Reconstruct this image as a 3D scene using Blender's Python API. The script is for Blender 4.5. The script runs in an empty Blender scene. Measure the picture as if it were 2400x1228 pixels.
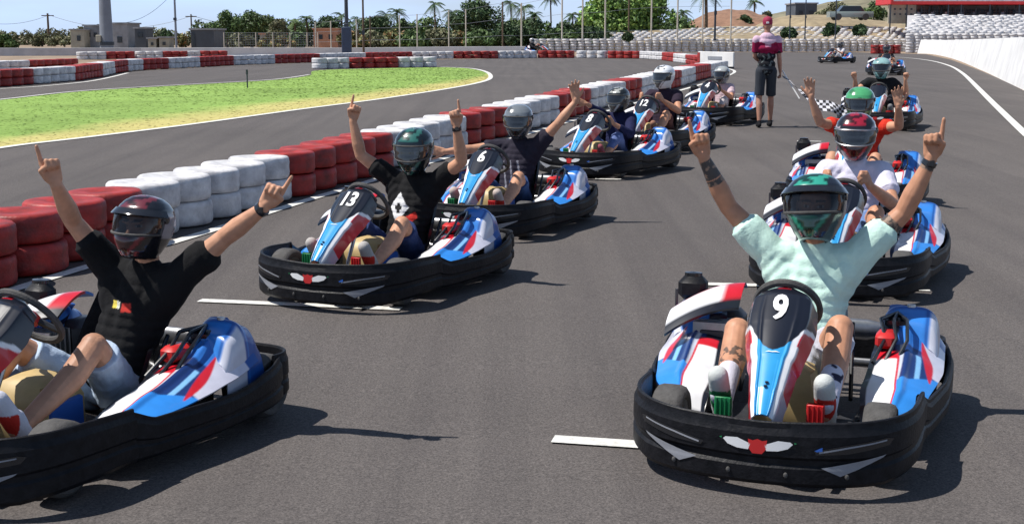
import bpy, bmesh, math, random
import numpy as np
from mathutils import Vector, Matrix, noise
random.seed(7); rng = np.random.default_rng(7)
S = bpy.context.scene
C = S.collection
R = math.radians
# ---------------------------------------------------------------- camera
F = 3200.0; CX, CY = 1200.0, 614.0; HOR = 85.0
PITCH = math.atan((CY-HOR)/F); CAMH = 1.8
cd = bpy.data.cameras.new('camera'); cam = bpy.data.objects.new('camera', cd); C.objects.link(cam)
cam.location = (0, 0, CAMH); cam.rotation_euler = (math.pi/2-PITCH, 0, 0)
cd.sensor_width = 36; cd.lens = 36*F/2400; cd.clip_end = 3000; cd.clip_start = .05
S.camera = cam
# ---------------------------------------------------------------- light
SUN_EL = 59.0
sv = Vector((-math.cos(R(SUN_EL))*math.cos(R(-3)), math.cos(R(SUN_EL))*math.sin(R(-3)), math.sin(R(SUN_EL))))
sl = bpy.data.lights.new('sun', 'SUN'); sl.energy = 5.0; sl.angle = R(.5); sl.color = (1, .955, .89)
so = bpy.data.objects.new('sun', sl); C.objects.link(so); so.rotation_euler = (-sv).to_track_quat('-Z', 'Y').to_euler(); so.location = (-20, 5, 40)
W = bpy.data.worlds.new('World'); S.world = W; W.use_nodes = True
nt = W.node_tree; bg = nt.nodes['Background']
sky = nt.nodes.new('ShaderNodeTexSky'); sky.sky_type = 'NISHITA'; sky.sun_disc = False
sky.sun_elevation = R(SUN_EL); sky.sun_rotation = R(-93); sky.air_density = 1.0; sky.dust_density = .3; sky.ozone_density = 1.3
tc = nt.nodes.new('ShaderNodeTexCoord'); mp = nt.nodes.new('ShaderNodeMapping'); mp.inputs['Scale'].default_value = (1.6, 1.6, 7)
nz = nt.nodes.new('ShaderNodeTexNoise'); nz.inputs['Scale'].default_value = 2.2; nz.inputs['Detail'].default_value = 6
cr = nt.nodes.new('ShaderNodeValToRGB'); cr.color_ramp.elements[0].position = .30; cr.color_ramp.elements[1].position = .62; cr.color_ramp.elements[0].color = (.34, .34, .34, 1)
mx = nt.nodes.new('ShaderNodeMixRGB'); mx.inputs['Color2'].default_value = (8.6, 11.6, 17.0, 1)
ml = nt.nodes.new('ShaderNodeMath'); ml.operation = 'MULTIPLY'; ml.inputs[1].default_value = .9
nt.links.new(tc.outputs['Generated'], mp.inputs[0]); nt.links.new(mp.outputs[0], nz.inputs['Vector'])
nt.links.new(nz.outputs['Fac'], cr.inputs[0]); nt.links.new(cr.outputs[0], ml.inputs[0]); 
sx = nt.nodes.new('ShaderNodeSeparateXYZ'); nt.links.new(tc.outputs['Generated'], sx.inputs[0])
hr = nt.nodes.new('ShaderNodeMapRange'); hr.inputs['From Min'].default_value = .04; hr.inputs['From Max'].default_value = .45; hr.inputs['To Min'].default_value = 1; hr.inputs['To Max'].default_value = .12
m2 = nt.nodes.new('ShaderNodeMath'); m2.operation = 'MULTIPLY'; nt.links.new(sx.outputs['Z'], hr.inputs['Value']); nt.links.new(ml.outputs[0], m2.inputs[0]); nt.links.new(hr.outputs[0], m2.inputs[1]); nt.links.new(m2.outputs[0], mx.inputs['Fac'])
nt.links.new(sky.outputs[0], mx.inputs['Color1']); nt.links.new(mx.outputs[0], bg.inputs[0])
bg.inputs['Strength'].default_value = .064
vs = S.view_settings; vs.view_transform = 'Standard'; vs.look = 'None'; vs.exposure = .28; vs.gamma = 1; vs.use_curve_mapping = False
# ---------------------------------------------------------------- geometry of the place
SL = (HOR-30.0)/F
def zg(Y):                                  # the paddock rises gently and levels out ~30 m away
    a, b = 20.0, 40.0
    if Y <= a: return SL*Y
    if Y >= b: return SL*(a+(b-a)/2)
    t = (Y-a)/(b-a); return SL*(a+(b-a)*(t-t*t/2))
ZF = zg(100)
cp, sp = math.cos(PITCH), math.sin(PITCH)
def ray(px, py):
    u = (px-CX)/F; v = -(py-CY)/F
    return Vector((u, cp+v*sp, -sp+v*cp))
def at(px, py, Y):
    d = ray(px, py); return Vector((0, 0, CAMH)) + d*(Y/d.y)
def gp(px, py, h=0.0):                      # ground point (or point h above it) seen at a photograph position
    d = ray(px, py); lo, hi = 1.0, 900.0
    f = lambda Y: CAMH + d.z*Y/d.y - zg(Y) - h
    if f(hi) > 0: hi = 900
    for _ in range(60):
        m = (lo+hi)/2
        if f(m) > 0: lo = m
        else: hi = m
    return Vector((d.x*lo/d.y, lo, zg(lo)+h))
def pxscale(Y): return F/Y
# ---------------------------------------------------------------- materials
def nodes(name):
    m = bpy.data.materials.new(name); m.use_nodes = True
    return m, m.node_tree, m.node_tree.nodes['Principled BSDF']
def mat(name, col, rough=.5, metal=0, spec=.5, var=.0, vscale=8, bump=0, bscale=60, coat=0, col2=None, detail=4):
    m, t, b = nodes(name); L = t.links.new
    b.inputs['Roughness'].default_value = rough; b.inputs['Metallic'].default_value = metal
    b.inputs['Specular IOR Level'].default_value = spec; b.inputs['Coat Weight'].default_value = coat
    b.inputs['Base Color'].default_value = (*col, 1)
    if var > 0 or bump > 0: g = t.nodes.new('ShaderNodeNewGeometry')
    if var > 0:
        n = t.nodes.new('ShaderNodeTexNoise'); n.inputs['Scale'].default_value = vscale; n.inputs['Detail'].default_value = detail; n.inputs['Roughness'].default_value = .65
        r = t.nodes.new('ShaderNodeValToRGB'); r.color_ramp.elements[0].position = .3; r.color_ramp.elements[1].position = .72
        c2 = col2 if col2 else tuple(c*(1-var) for c in col)
        r.color_ramp.elements[0].color = (*c2, 1); r.color_ramp.elements[1].color = (*[min(1, c*(1+var*.35)) for c in col], 1)
        L(g.outputs['Position'], n.inputs['Vector']); L(n.outputs['Fac'], r.inputs[0]); L(r.outputs[0], b.inputs['Base Color'])
    if bump > 0:
        n = t.nodes.new('ShaderNodeTexNoise'); n.inputs['Scale'].default_value = bscale; n.inputs['Detail'].default_value = 5
        bp = t.nodes.new('ShaderNodeBump'); bp.inputs['Strength'].default_value = bump; bp.inputs['Distance'].default_value = .01
        L(g.outputs['Position'], n.inputs['Vector']); L(n.outputs['Fac'], bp.inputs['Height']); L(bp.outputs[0], b.inputs['Normal'])
    return m
def amat(name, rough, spec=.5, coat=0, bump=0, bscale=80, var=.12, vscale=30, metal=0, trans=0):      # colour from the mesh's own painted attribute
    m, t, b = nodes(name); L = t.links.new
    a = t.nodes.new('ShaderNodeAttribute'); a.attribute_name = 'Col'
    b.inputs['Roughness'].default_value = rough; b.inputs['Specular IOR Level'].default_value = spec; b.inputs['Coat Weight'].default_value = coat
    b.inputs['Metallic'].default_value = metal
    tcn = t.nodes.new('ShaderNodeTexCoord'); n = t.nodes.new('ShaderNodeTexNoise'); n.inputs['Scale'].default_value = vscale; n.inputs['Detail'].default_value = 5
    r = t.nodes.new('ShaderNodeMapRange'); r.inputs['From Min'].default_value = .3; r.inputs['From Max'].default_value = .7
    r.inputs['To Min'].default_value = 1-var; r.inputs['To Max'].default_value = 1+var*.5
    mm = t.nodes.new('ShaderNodeVectorMath'); mm.operation = 'SCALE'
    L(tcn.outputs['Object'], n.inputs['Vector']); L(n.outputs['Fac'], r.inputs[0]); L(a.outputs['Color'], mm.inputs[0]); L(r.outputs[0], mm.inputs['Scale']); L(mm.outputs[0], b.inputs['Base Color'])
    if bump > 0:
        n2 = t.nodes.new('ShaderNodeTexNoise'); n2.inputs['Scale'].default_value = bscale; n2.inputs['Detail'].default_value = 4
        bp = t.nodes.new('ShaderNodeBump'); bp.inputs['Strength'].default_value = bump; bp.inputs['Distance'].default_value = .01
        L(tcn.outputs['Object'], n2.inputs['Vector']); L(n2.outputs['Fac'], bp.inputs['Height']); L(bp.outputs[0], b.inputs['Normal'])
    return m
def asphalt():
    m, t, b = nodes('asphalt'); L = t.links.new; g = t.nodes.new('ShaderNodeNewGeometry')
    def noi(s, d, rgh=.6, vec=None, dist=0):
        n = t.nodes.new('ShaderNodeTexNoise'); n.inputs['Scale'].default_value = s; n.inputs['Detail'].default_value = d; n.inputs['Roughness'].default_value = rgh
        n.inputs['Distortion'].default_value = dist
        L(vec or g.outputs['Position'], n.inputs['Vector']); return n.outputs['Fac']
    def ramp(f, p0, p1, c0, c1):
        r = t.nodes.new('ShaderNodeValToRGB'); r.color_ramp.elements[0].position = p0; r.color_ramp.elements[1].position = p1
        r.color_ramp.elements[0].color = (*c0, 1); r.color_ramp.elements[1].color = (*c1, 1); L(f, r.inputs[0]); return r.outputs[0]
    def mul(a, c, fac=1.0):
        x = t.nodes.new('ShaderNodeMixRGB'); x.blend_type = 'MULTIPLY'; x.inputs[0].default_value = fac; L(a, x.inputs[1]); L(c, x.inputs[2]); return x.outputs[0]
    base = ramp(noi(.35, 5), .3, .7, (.090, .084, .082), (.113, .105, .102))
    grain = ramp(noi(105, 4, .8), .34, .70, (.48, .47, .47), (1.62, 1.56, 1.53))
    grain2 = ramp(noi(45, 5, .8), .32, .7, (.78, .77, .77), (1.2, 1.19, 1.18))
    mpn = t.nodes.new('ShaderNodeMapping'); mpn.inputs['Rotation'].default_value = (0, 0, R(16.5)); mpn.inputs['Scale'].default_value = (2.2, .06, 1)
    L(g.outputs['Position'], mpn.inputs[0])
    streak = ramp(noi(1.6, 5, .6, mpn.outputs[0]), .30, .62, (.83, .83, .84), (1.05, 1.05, 1.04))
    c = mul(mul(mul(base, grain), grain2), streak)
    vo = t.nodes.new('ShaderNodeTexVoronoi'); vo.inputs['Scale'].default_value = 5.5; L(g.outputs['Position'], vo.inputs['Vector'])
    spot = ramp(vo.outputs['Distance'], .02, .06, (.55, .55, .55), (1, 1, 1)); c = mul(c, spot, .5)
    L(c, b.inputs['Base Color']); b.inputs['Roughness'].default_value = .88; b.inputs['Specular IOR Level'].default_value = .25
    bp = t.nodes.new('ShaderNodeBump'); bp.inputs['Strength'].default_value = .55; bp.inputs['Distance'].default_value = .006
    L(noi(130, 4, .7), bp.inputs['Height']); L(bp.outputs[0], b.inputs['Normal'])
    return m
M = {}
M['asphalt'] = asphalt()
M['line'] = mat('line_paint', (.72, .71, .67), .7, var=.35, vscale=26, bump=.2, bscale=150)
M['earth'] = mat('dry_earth', (.30, .22, .15), .95, var=.45, vscale=.6, detail=8, bump=.5, bscale=6)
M['hill'] = mat('brown_hill', (.27, .15, .095), .95, var=.5, vscale=1.1, detail=9, bump=.9, bscale=3)
M['tan'] = mat('tan_slope', (.33, .26, .16), .95, var=.5, vscale=.8, detail=9, bump=.6, bscale=3)
M['grassbase'] = mat('grass_ground', (.38, .48, .08), .95, var=.3, vscale=.8, col2=(.26, .40, .05), detail=8)
M['redt'] = mat('red_painted_tyre', (.42, .022, .016), .55, col2=(.13, .014, .012), var=.3, vscale=7, bump=.35, bscale=45, detail=7)
M['whitet'] = mat('white_painted_tyre', (.78, .77, .77), .55, col2=(.36, .35, .36), var=.06, vscale=6, bump=.35, bscale=45, detail=8)
M['whitewall'] = mat('white_wall', (.74, .73, .72), .7, var=.25, vscale=.9, detail=8, bump=.1, bscale=20)
M['greywall'] = mat('grey_wall', (.50, .49, .50), .8, var=.2, vscale=1.5)
M['black'] = mat('black_plastic', (.012, .012, .015), .48, spec=.2, var=.3, col2=(.0025, .003, .0045), vscale=26, detail=9, bump=.2, bscale=70)
M['blacksmooth'] = mat('black_gloss', (.012, .013, .016), .25, coat=.3)
M['rubber'] = mat('tyre_rubber', (.075, .072, .070), .8, var=.4, vscale=25, bump=.3, bscale=120)
M['steel'] = mat('steel', (.45, .45, .46), .35, metal=.9, var=.2, vscale=30)
M['darkmetal'] = mat('dark_metal', (.06, .062, .07), .45, metal=.5, var=.3, vscale=20)
M['tank'] = mat('cream_tank', (.52, .38, .17), .5, var=.2, vscale=10)
M['green'] = mat('green_pedal', (.015, .20, .07), .4)
M['red'] = mat('red_plastic', (.52, .02, .02), .4)
M['white'] = mat('white_decal', (.78, .78, .78), .4)
M['grey'] = mat('grey_decal', (.26, .27, .30), .4, var=.2)
M['bluedec'] = mat('blue_decal', (.03, .13, .5), .4)
M['paint'] = amat('kart_paint', .28, coat=.4, var=.10, vscale=14)
M['helmet'] = amat('helmet_paint', .2, coat=.6, var=.08)
M['cloth'] = amat('cloth', .9, spec=.2, bump=.25, bscale=90, var=.10, vscale=14)
M['skin'] = amat('skin', .52, spec=.35, bump=.06, bscale=160, var=.12, vscale=22)
M['facedim'] = mat('face_dimming_sheet', (.01, .011, .014), .06, coat=.6); M['facedim'].node_tree.nodes['Principled BSDF'].inputs['Alpha'].default_value = .40  # dark see-through sheet, added to keep the faces dim as in shade
M['visor'] = mat('dark_visor', (.012, .013, .016), .08, coat=.8)
M['lining'] = mat('helmet_lining', (.012, .012, .013), .9)
M['leaf'] = amat('leaves', .6, spec=.3, var=.2, vscale=.5)
M['turf'] = amat('turf', .9, spec=.1, var=.08, vscale=1.5)
M['bark'] = mat('bark', (.13, .09, .06), .9, var=.4, vscale=3)
M['postw'] = mat('pale_post', (.55, .50, .42), .7, var=.25, vscale=2)
M['postg'] = mat('grey_pole', (.20, .22, .26), .5, var=.2, vscale=1)
M['postd'] = mat('dark_pole', (.035, .045, .06), .5, var=.2, vscale=1)
M['cream'] = mat('cream_render', (.42, .39, .31), .85, var=.4, vscale=1)
M['concrete'] = mat('grey_concrete', (.33, .33, .34), .85, var=.4, vscale=1)
M['slate'] = mat('slate_container', (.07, .08, .095), .6, var=.3, vscale=1)
M['terracotta'] = mat('terracotta_render', (.52, .26, .16), .85, var=.2, vscale=1)
M['canopy'] = mat('red_canopy', (.62, .03, .03), .5, var=.15, vscale=1)
M['window'] = mat('dark_window', (.02, .025, .03), .15)
M['pinkish'] = mat('block_wall', (.45, .33, .30), .85, var=.3, vscale=2)
# ---------------------------------------------------------------- mesh building
class MB:
    def __init__(s): s.v = []; s.f = []; s.mi = []
    def add(s, vs, fs, mi=0):
        o = len(s.v); s.v += [tuple(p) for p in vs]; s.f += [tuple(i+o for i in f) for f in fs]; s.mi += [mi]*len(fs); return s
    def box(s, c, d, rot=None, mi=0, bev=0):
        hx, hy, hz = [k/2 for k in d]; rot = rot or Matrix.Identity(3); c = Vector(c)
        if bev <= 0:
            p = [(x, y, z) for x in (-hx, hx) for y in (-hy, hy) for z in (-hz, hz)]
            fs = [(0, 1, 3, 2), (4, 6, 7, 5), (0, 4, 5, 1), (2, 3, 7, 6), (0, 2, 6, 4), (1, 5, 7, 3)]
            return s.add([c+rot@Vector(q) for q in p], fs, mi)
        b = min(bev, hx*.9, hy*.9, hz*.9); rings = []
        for (z, k) in ((-hz, b), (-hz+b, 0), (hz-b, 0), (hz, b)):
            ax, ay = hx-k, hy-k
            q = b*.99
            rings.append([(ax, ay-q, z), (ax-q, ay, z), (-ax+q, ay, z), (-ax, ay-q, z), (-ax, -ay+q, z), (-ax+q, -ay, z), (ax-q, -ay, z), (ax, -ay+q, z)])
        return s.rings([[c+rot@Vector(q) for q in r] for r in rings], mi=mi)
    def rings(s, rs, close=True, cap=True, mi=0):
        n = len(rs[0]); o = len(s.v)
        for r in rs: s.v += [tuple(p) for p in r]
        m = n if close else n-1
        for i in range(len(rs)-1):
            for j in range(m):
                a = o+i*n+j; b = o+i*n+(j+1) % n
                s.f.append((a, b, b+n, a+n)); s.mi.append(mi)
        if cap:
            s.f.append(tuple(o+j for j in reversed(range(n)))); s.mi.append(mi)
            s.f.append(tuple(o+(len(rs)-1)*n+j for j in range(n))); s.mi.append(mi)
        return s
    def tube(s, pts, r, seg=8, mi=0, cap=True):
        pts = [Vector(p) for p in pts]; n = len(pts); rr = r if isinstance(r, (list, tuple)) else [r]*n
        rs = []; up = None
        for i in range(n):
            t = (pts[min(i+1, n-1)]-pts[max(i-1, 0)]).normalized()
            if up is None: up = Vector((0, 0, 1)) if abs(t.z) < .9 else Vector((1, 0, 0))
            a = t.cross(up).normalized(); b = a.cross(t).normalized(); up = b
            rs.append([pts[i]+(a*math.cos(k*2*math.pi/seg)+b*math.sin(k*2*math.pi/seg))*rr[i] for k in range(seg)])
        return s.rings(rs, cap=cap, mi=mi)
    def cap(s, p0, r0, p1, r1, seg=14):        # tapered capsule
        p0 = Vector(p0); p1 = Vector(p1); d = (p1-p0); L = d.length
        if L < 1e-6: d = Vector((0, 0, 1)); L = 1e-6
        d = d.normalized()
        pts = []; rr = []
        for k in range(5):
            a = math.pi/2*(1-k/5.0); pts.append(p0-d*r0*math.sin(a)); rr.append(max(r0*math.cos(a), r0*.06))
        pts.append(p0); rr.append(r0); pts.append(p0+d*L); rr.append(r1)
        for k in range(1, 6):
            a = math.pi/2*k/5.0; pts.append(p1+d*r1*math.sin(a)); rr.append(max(r1*math.cos(a), r1*.06))
        up = Vector((0, 0, 1)) if abs(d.z) < .9 else Vector((1, 0, 0))
        a_ = d.cross(up).normalized(); b_ = a_.cross(d)
        return s.rings([[p+(a_*math.cos(j*2*math.pi/seg)+b_*math.sin(j*2*math.pi/seg))*q for j in range(seg)] for p, q in zip(pts, rr)])
    def ell(s, c, r, rot=None, seg=16, ring=10):
        c = Vector(c); rot = rot or Matrix.Identity(3); rs = []
        for i in range(ring+1):
            a = -math.pi/2+math.pi*(i+.08*(1-2*i/ring))/ring
            rs.append([c+rot@Vector((r[0]*math.cos(a)*math.cos(t), r[1]*math.cos(a)*math.sin(t), r[2]*math.sin(a))) for t in [j*2*math.pi/seg for j in range(seg)]])
        return s.rings(rs)
    def lathe(s, prof, c=(0, 0, 0), axis='x', seg=20, mi=0, closed=False):
        rs = []
        for (r, h) in prof:
            ring = []
            for j in range(seg):
                t = j*2*math.pi/seg; a, b = r*math.cos(t), r*math.sin(t)
                p = (h, a, b) if axis == 'x' else ((b, h, a) if axis == 'y' else (a, b, h))
                ring.append(Vector(p)+Vector(c))
            rs.append(ring)
        if closed: rs.append(rs[0])
        return s.rings(rs, cap=not closed, mi=mi)
    def mesh(s, name, mats, smooth=True, angle=38):
        me = bpy.data.meshes.new(name); me.from_pydata(s.v, [], s.f); me.update()
        for m in (mats if isinstance(mats, (list, tuple)) else [mats]): me.materials.append(m)
        if max(s.mi, default=0) > 0: me.polygons.foreach_set('material_index', s.mi)
        bm = bmesh.new(); bm.from_mesh(me); bmesh.ops.recalc_face_normals(bm, faces=bm.faces)
        if smooth:
            for f in bm.faces: f.smooth = True
            for e in bm.edges:
                if len(e.link_faces) == 2 and e.calc_face_angle(0) > R(angle): e.smooth = False
        bm.to_mesh(me); bm.free()
        return me
def link(name, me, parent=None, loc=None, rz=None):
    o = bpy.data.objects.new(name, me); C.objects.link(o)
    if parent is not None: o.parent = parent
    if loc is not None: o.location = loc
    if rz is not None: o.rotation_euler = (0, 0, rz)
    return o
def part(name, mb, mats, parent=None, smooth=True, angle=38, label=None):
    o = link(name, mb.mesh(name, mats, smooth, angle), parent)
    if label: o['label'] = label
    return o
def empty(name, loc, rz=0, sc=1): 
    o = bpy.data.objects.new(name, None); C.objects.link(o); o.location = loc; o.rotation_euler = (0, 0, rz); o.scale = (sc,)*3; o.empty_display_size = .2
    return o
def tag(o, label, cat, group=None):
    o['label'] = label; o['category'] = cat
    if group: o['group'] = group
    return o
def struct(o): o['kind'] = 'structure'; return o
def stuff(o): o['kind'] = 'stuff'; return o
def paint(me, fn):
    a = me.color_attributes.new('Col', 'FLOAT_COLOR', 'POINT'); n = len(me.vertices)
    co = np.empty(n*3); me.vertices.foreach_get('co', co); co = co.reshape(-1, 3)
    out = np.ones((n, 4)); out[:, :3] = [fn(*p) for p in co]
    a.data.foreach_set('color', out.ravel())
SS = (-.5, -.25, 0, .25, .5)
def grid(name, fn, nu, nv, mats, col=None, parent=None, thick=0, label=None, aa=False):      # a surface fn(u,v); u,v in 0..1, painted by col(u,v)
    vs = []; cs = []
    for i in range(nu+1):
        for j in range(nv+1):
            u, v = i/nu, j/nv; vs.append(fn(u, v))
            if col: cs.append(np.mean([col(min(1, max(0, u+du/nu)), min(1, max(0, v+dv/nv))) for du in SS for dv in SS], axis=0) if aa else col(u, v))
    fs = [(i*(nv+1)+j, (i+1)*(nv+1)+j, (i+1)*(nv+1)+j+1, i*(nv+1)+j+1) for i in range(nu) for j in range(nv)]
    if thick:                                   # real thickness: an inner skin and closed edges
        n = len(vs); me0 = bpy.data.meshes.new('t'); me0.from_pydata([tuple(p) for p in vs], [], fs); me0.update()
        nr = [v.normal.copy() for v in me0.vertices]; bpy.data.meshes.remove(me0)
        vs += [Vector(p)-q*thick for p, q in zip(vs, nr)]; cs += cs[:] if col else []
        fs += [tuple(reversed([k+n for k in f])) for f in fs]
        idx = lambda i, j: i*(nv+1)+j
        edge = [idx(i, 0) for i in range(nu+1)]+[idx(nu, j) for j in range(1, nv+1)]+[idx(i, nv) for i in range(nu-1, -1, -1)]+[idx(0, j) for j in range(nv-1, 0, -1)]
        for a, b in zip(edge, edge[1:]+edge[:1]): fs.append((a, b, b+n, a+n))
    me = bpy.data.meshes.new(name); me.from_pydata([tuple(p) for p in vs], [], fs); me.update()
    for m in (mats if isinstance(mats, (list, tuple)) else [mats]): me.materials.append(m)
    bm = bmesh.new(); bm.from_mesh(me); bmesh.ops.recalc_face_normals(bm, faces=bm.faces)
    for f in bm.faces: f.smooth = True
    for e in bm.edges:
        if len(e.link_faces) == 2 and e.calc_face_angle(0) > R(50): e.smooth = False
    bm.to_mesh(me); bm.free()
    if col:
        a = me.color_attributes.new('Col', 'FLOAT_COLOR', 'POINT'); arr = np.ones((len(vs), 4)); arr[:, :3] = cs; a.data.foreach_set('color', arr.ravel())
    o = link(name, me, parent)
    if label: o['label'] = label
    return o
def fuse(mb, voxel, mats, smooth_it=3):           # weld overlapping volumes into one continuous skin
    me = bpy.data.meshes.new('tmp'); me.from_pydata(mb.v, [], mb.f); me.update()
    bm = bmesh.new(); bm.from_mesh(me); bmesh.ops.recalc_face_normals(bm, faces=bm.faces); bm.to_mesh(me); bm.free()
    o = bpy.data.objects.new('tmp', me); C.objects.link(o)
    r = o.modifiers.new('r', 'REMESH'); r.mode = 'VOXEL'; r.voxel_size = voxel; r.use_smooth_shade = True
    if smooth_it:
        s_ = o.modifiers.new('s', 'SMOOTH'); s_.factor = .5; s_.iterations = smooth_it
    dg = bpy.context.evaluated_depsgraph_get(); dg.update()
    out = bpy.data.meshes.new_from_object(o.evaluated_get(dg))
    bpy.data.objects.remove(o); bpy.data.meshes.remove(me)
    out.materials.clear()
    for m in (mats if isinstance(mats, (list, tuple)) else [mats]): out.materials.append(m)
    return out
def lerp(tab, t):
    if t <= tab[0][0]: return tab[0][1]
    for (a, x), (b, y) in zip(tab, tab[1:]):
        if t <= b:
            k = (t-a)/(b-a); k = k*k*(3-2*k)*.5+k*.5; return x+(y-x)*k
    return tab[-1][1]
def text_mesh(txt, height, mapf, material, name, bold=.02):
    cu = bpy.data.curves.new('t', 'FONT'); cu.body = txt; cu.size = 1; cu.align_x = 'CENTER'; cu.offset = bold; cu.resolution_u = 3
    o = bpy.data.objects.new('t', cu); C.objects.link(o)
    dg = bpy.context.evaluated_depsgraph_get(); dg.update()
    me = bpy.data.meshes.new_from_object(o.evaluated_get(dg)); bpy.data.objects.remove(o)
    bm = bmesh.new(); bm.from_mesh(me)
    for k in range(-20, 21): 
        for pc, pn in (((k*.1, 0, 0), (1, 0, 0)), ((0, k*.1, 0), (0, 1, 0))):
            bmesh.ops.bisect_plane(bm, geom=bm.verts[:]+bm.edges[:]+bm.faces[:], plane_co=pc, plane_no=pn)
    ys = [v.co.y for v in bm.verts]; y0, y1 = min(ys), max(ys); k = height/(y1-y0)
    for v in bm.verts: v.co = mapf(v.co.x*k*.9, (v.co.y-(y0+y1)/2)*k)
    bm.normal_update(); bm.to_mesh(me); bm.free(); me.materials.clear(); me.materials.append(material); me.name = name
    return me
# ================================================================ ground, track, grass
def sheet(name, pts, dz, m, ys=None):
    bm = bmesh.new(); bm.faces.new([bm.verts.new((p[0], p[1], 0)) for p in pts])
    bmesh.ops.triangulate(bm, faces=bm.faces[:])
    for y in (ys or [18+k*1.0 for k in range(26)]):
        bmesh.ops.bisect_plane(bm, geom=bm.verts[:]+bm.edges[:]+bm.faces[:], plane_co=(0, y, 0), plane_no=(0, 1, 0))
    for v in bm.verts: v.co.z = zg(v.co.y)+dz
    bmesh.ops.recalc_face_normals(bm, faces=bm.faces)
    me = bpy.data.meshes.new(name); bm.to_mesh(me); bm.free()
    if me.polygons[0].normal.z < 0: me.flip_normals()
    for p in me.polygons: p.use_smooth = True
    me.materials.append(m); return link(name, me)
def smooth_poly(pts, n=6, closed=False):
    out = []; P = [Vector(p[:2]) for p in pts]; m = len(P); rng_ = range(m if closed else m-1)
    for i in rng_:
        g = lambda k: P[k % m] if closed else P[max(0, min(m-1, k))]
        p0, p1, p2, p3 = g(i-1), g(i), g(i+1), g(i+2)
        for k in range(n):
            t = k/n; out.append(.5*((2*p1)+(-p0+p2)*t+(2*p0-5*p1+4*p2-p3)*t*t+(-p0+3*p1-3*p2+p3)*t**3))
    if not closed: out.append(P[-1])
    return out
def strip(name, pts, w, dz, m, step=.5):
    q = []
    for a, b in zip(pts, pts[1:]):
        a, b = Vector(a[:2]), Vector(b[:2]); n = max(1, int((b-a).length/step))
        for k in range(n): q.append(a+(b-a)*k/n)
    q.append(Vector(pts[-1][:2])); vs = []; fs = []
    for i, p in enumerate(q):
        t = (q[min(i+1, len(q)-1)]-q[max(i-1, 0)]).normalized(); nn = Vector((-t.y, t.x))*w/2
        jit = .006*math.sin(i*7.3)
        for s_ in (-1, 1): e = p+nn*(s_*(1+jit)); vs.append((e.x, e.y, zg(e.y)+dz))
    fs = [(2*i, 2*i+1, 2*i+3, 2*i+2) for i in range(len(q)-1)]
    mb = MB().add(vs, fs); me = mb.mesh(name, m, False)
    if me.polygons[0].normal.z < 0: me.flip_normals()
    return struct(link(name, me))
struct(sheet('ground', [(-1500, -30), (1500, -30), (1500, 2500), (-1500, 2500)], -.02, M['earth'], ys=[18+k*1.0 for k in range(26)]))
g2 = lambda x, y: gp(x, y)
tr = [(-9, -20), (9, -20), (13, 10)]+[tuple(gp(x, y)[:2]) for x, y in ((2480, 262), (2400, 213), (2300, 167), (2230, 141), (2170, 128), (2000, 123), (1600, 123), (1250, 136), (1000, 141), (760, 146), (550, 153), (400, 162), (305, 168), (185, 190), (0, 203), (-400, 235))]+[(-16, 15)]
struct(sheet('track', tr, .0, M['asphalt']))
grass_px = [(-300, 268), (0, 236), (200, 215), (450, 200), (640, 189), (725, 178), (745, 166), (900, 161), (1040, 159), (1100, 162), (1136, 170), (1147, 181), (1130, 191), (1060, 206), (900, 231), (700, 257), (450, 291), (200, 322), (0, 346), (-300, 400)]
grass_w = [tuple(gp(x, y)[:2]) for x, y in grass_px]
gsm = [tuple(p) for p in smooth_poly(grass_w, 5, True)]
low = np.array([tuple(gp(x, y)[:2]) for x, y in ((-300, 400), (0, 346), (200, 322), (450, 291), (700, 257), (900, 231), (1060, 206), (1130, 191), (1147, 181))])
def turf(x, y, jit=0.0):
    pt = noise.fractal(Vector((x*.30, y*.55, 3)), .8, 2.0, 5); dist = y-float(np.interp(x, low[:, 0], low[:, 1]))
    dr = min(1, max(0, 1.25-dist/(1.9+.10*y)+pt*.35)); dr = dr*dr*(3-2*dr)*.92; g_ = 1+.22*pt+jit
    return [(.225*g_)*(1-dr)+(.50*(1+jit))*dr, (.345*g_)*(1-dr)+(.43*(1+jit))*dr, (.085*g_)*(1-dr)+(.17*(1+jit))*dr]
gi = sheet('grass_island', gsm, .006, M['turf']); bm = bmesh.new(); bm.from_mesh(gi.data)
for k in range(110):
    y_ = 14+k*.4
    bmesh.ops.bisect_plane(bm, geom=bm.verts[:]+bm.edges[:]+bm.faces[:], plane_co=(0, y_, 0), plane_no=(0, 1, 0))
for k in range(60): bmesh.ops.bisect_plane(bm, geom=bm.verts[:]+bm.edges[:]+bm.faces[:], plane_co=(-16+k*.3, 0, 0), plane_no=(1, 0, 0))
bm.to_mesh(gi.data); bm.free(); paint(gi.data, lambda x, y, z: turf(x, y)); struct(gi)
ew = [gp(x, y) for x, y in ((1030, 158), (1100, 161), (1138, 169), (1150, 181), (1133, 192), (1062, 207), (900, 232), (700, 258), (450, 292.5), (200, 323.5), (0, 348), (-300, 402))]
strip('grass_edge_line', smooth_poly(ew, 6), .14, .010, M['line'])
strip('grass_edge_line', smooth_poly([gp(x, y) for x, y in ((-300, 266), (0, 234.5), (200, 213.5), (450, 198.5), (640, 187.5), (725, 176))], 6), .10, .010, M['line'])
strip('barrier_edge_line', smooth_poly([gp(x, y) for x, y in ((-140, 733), (14, 686), (197, 629), (400, 571), (593, 511), (725, 469), (858, 429), (1044, 371), (1140, 343), (1240, 314), (1340, 284), (1440, 256), (1540, 228), (1640, 200), (1700, 181), (1722, 168), (1700, 160))], 5), .11, .008, M['line'])
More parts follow.
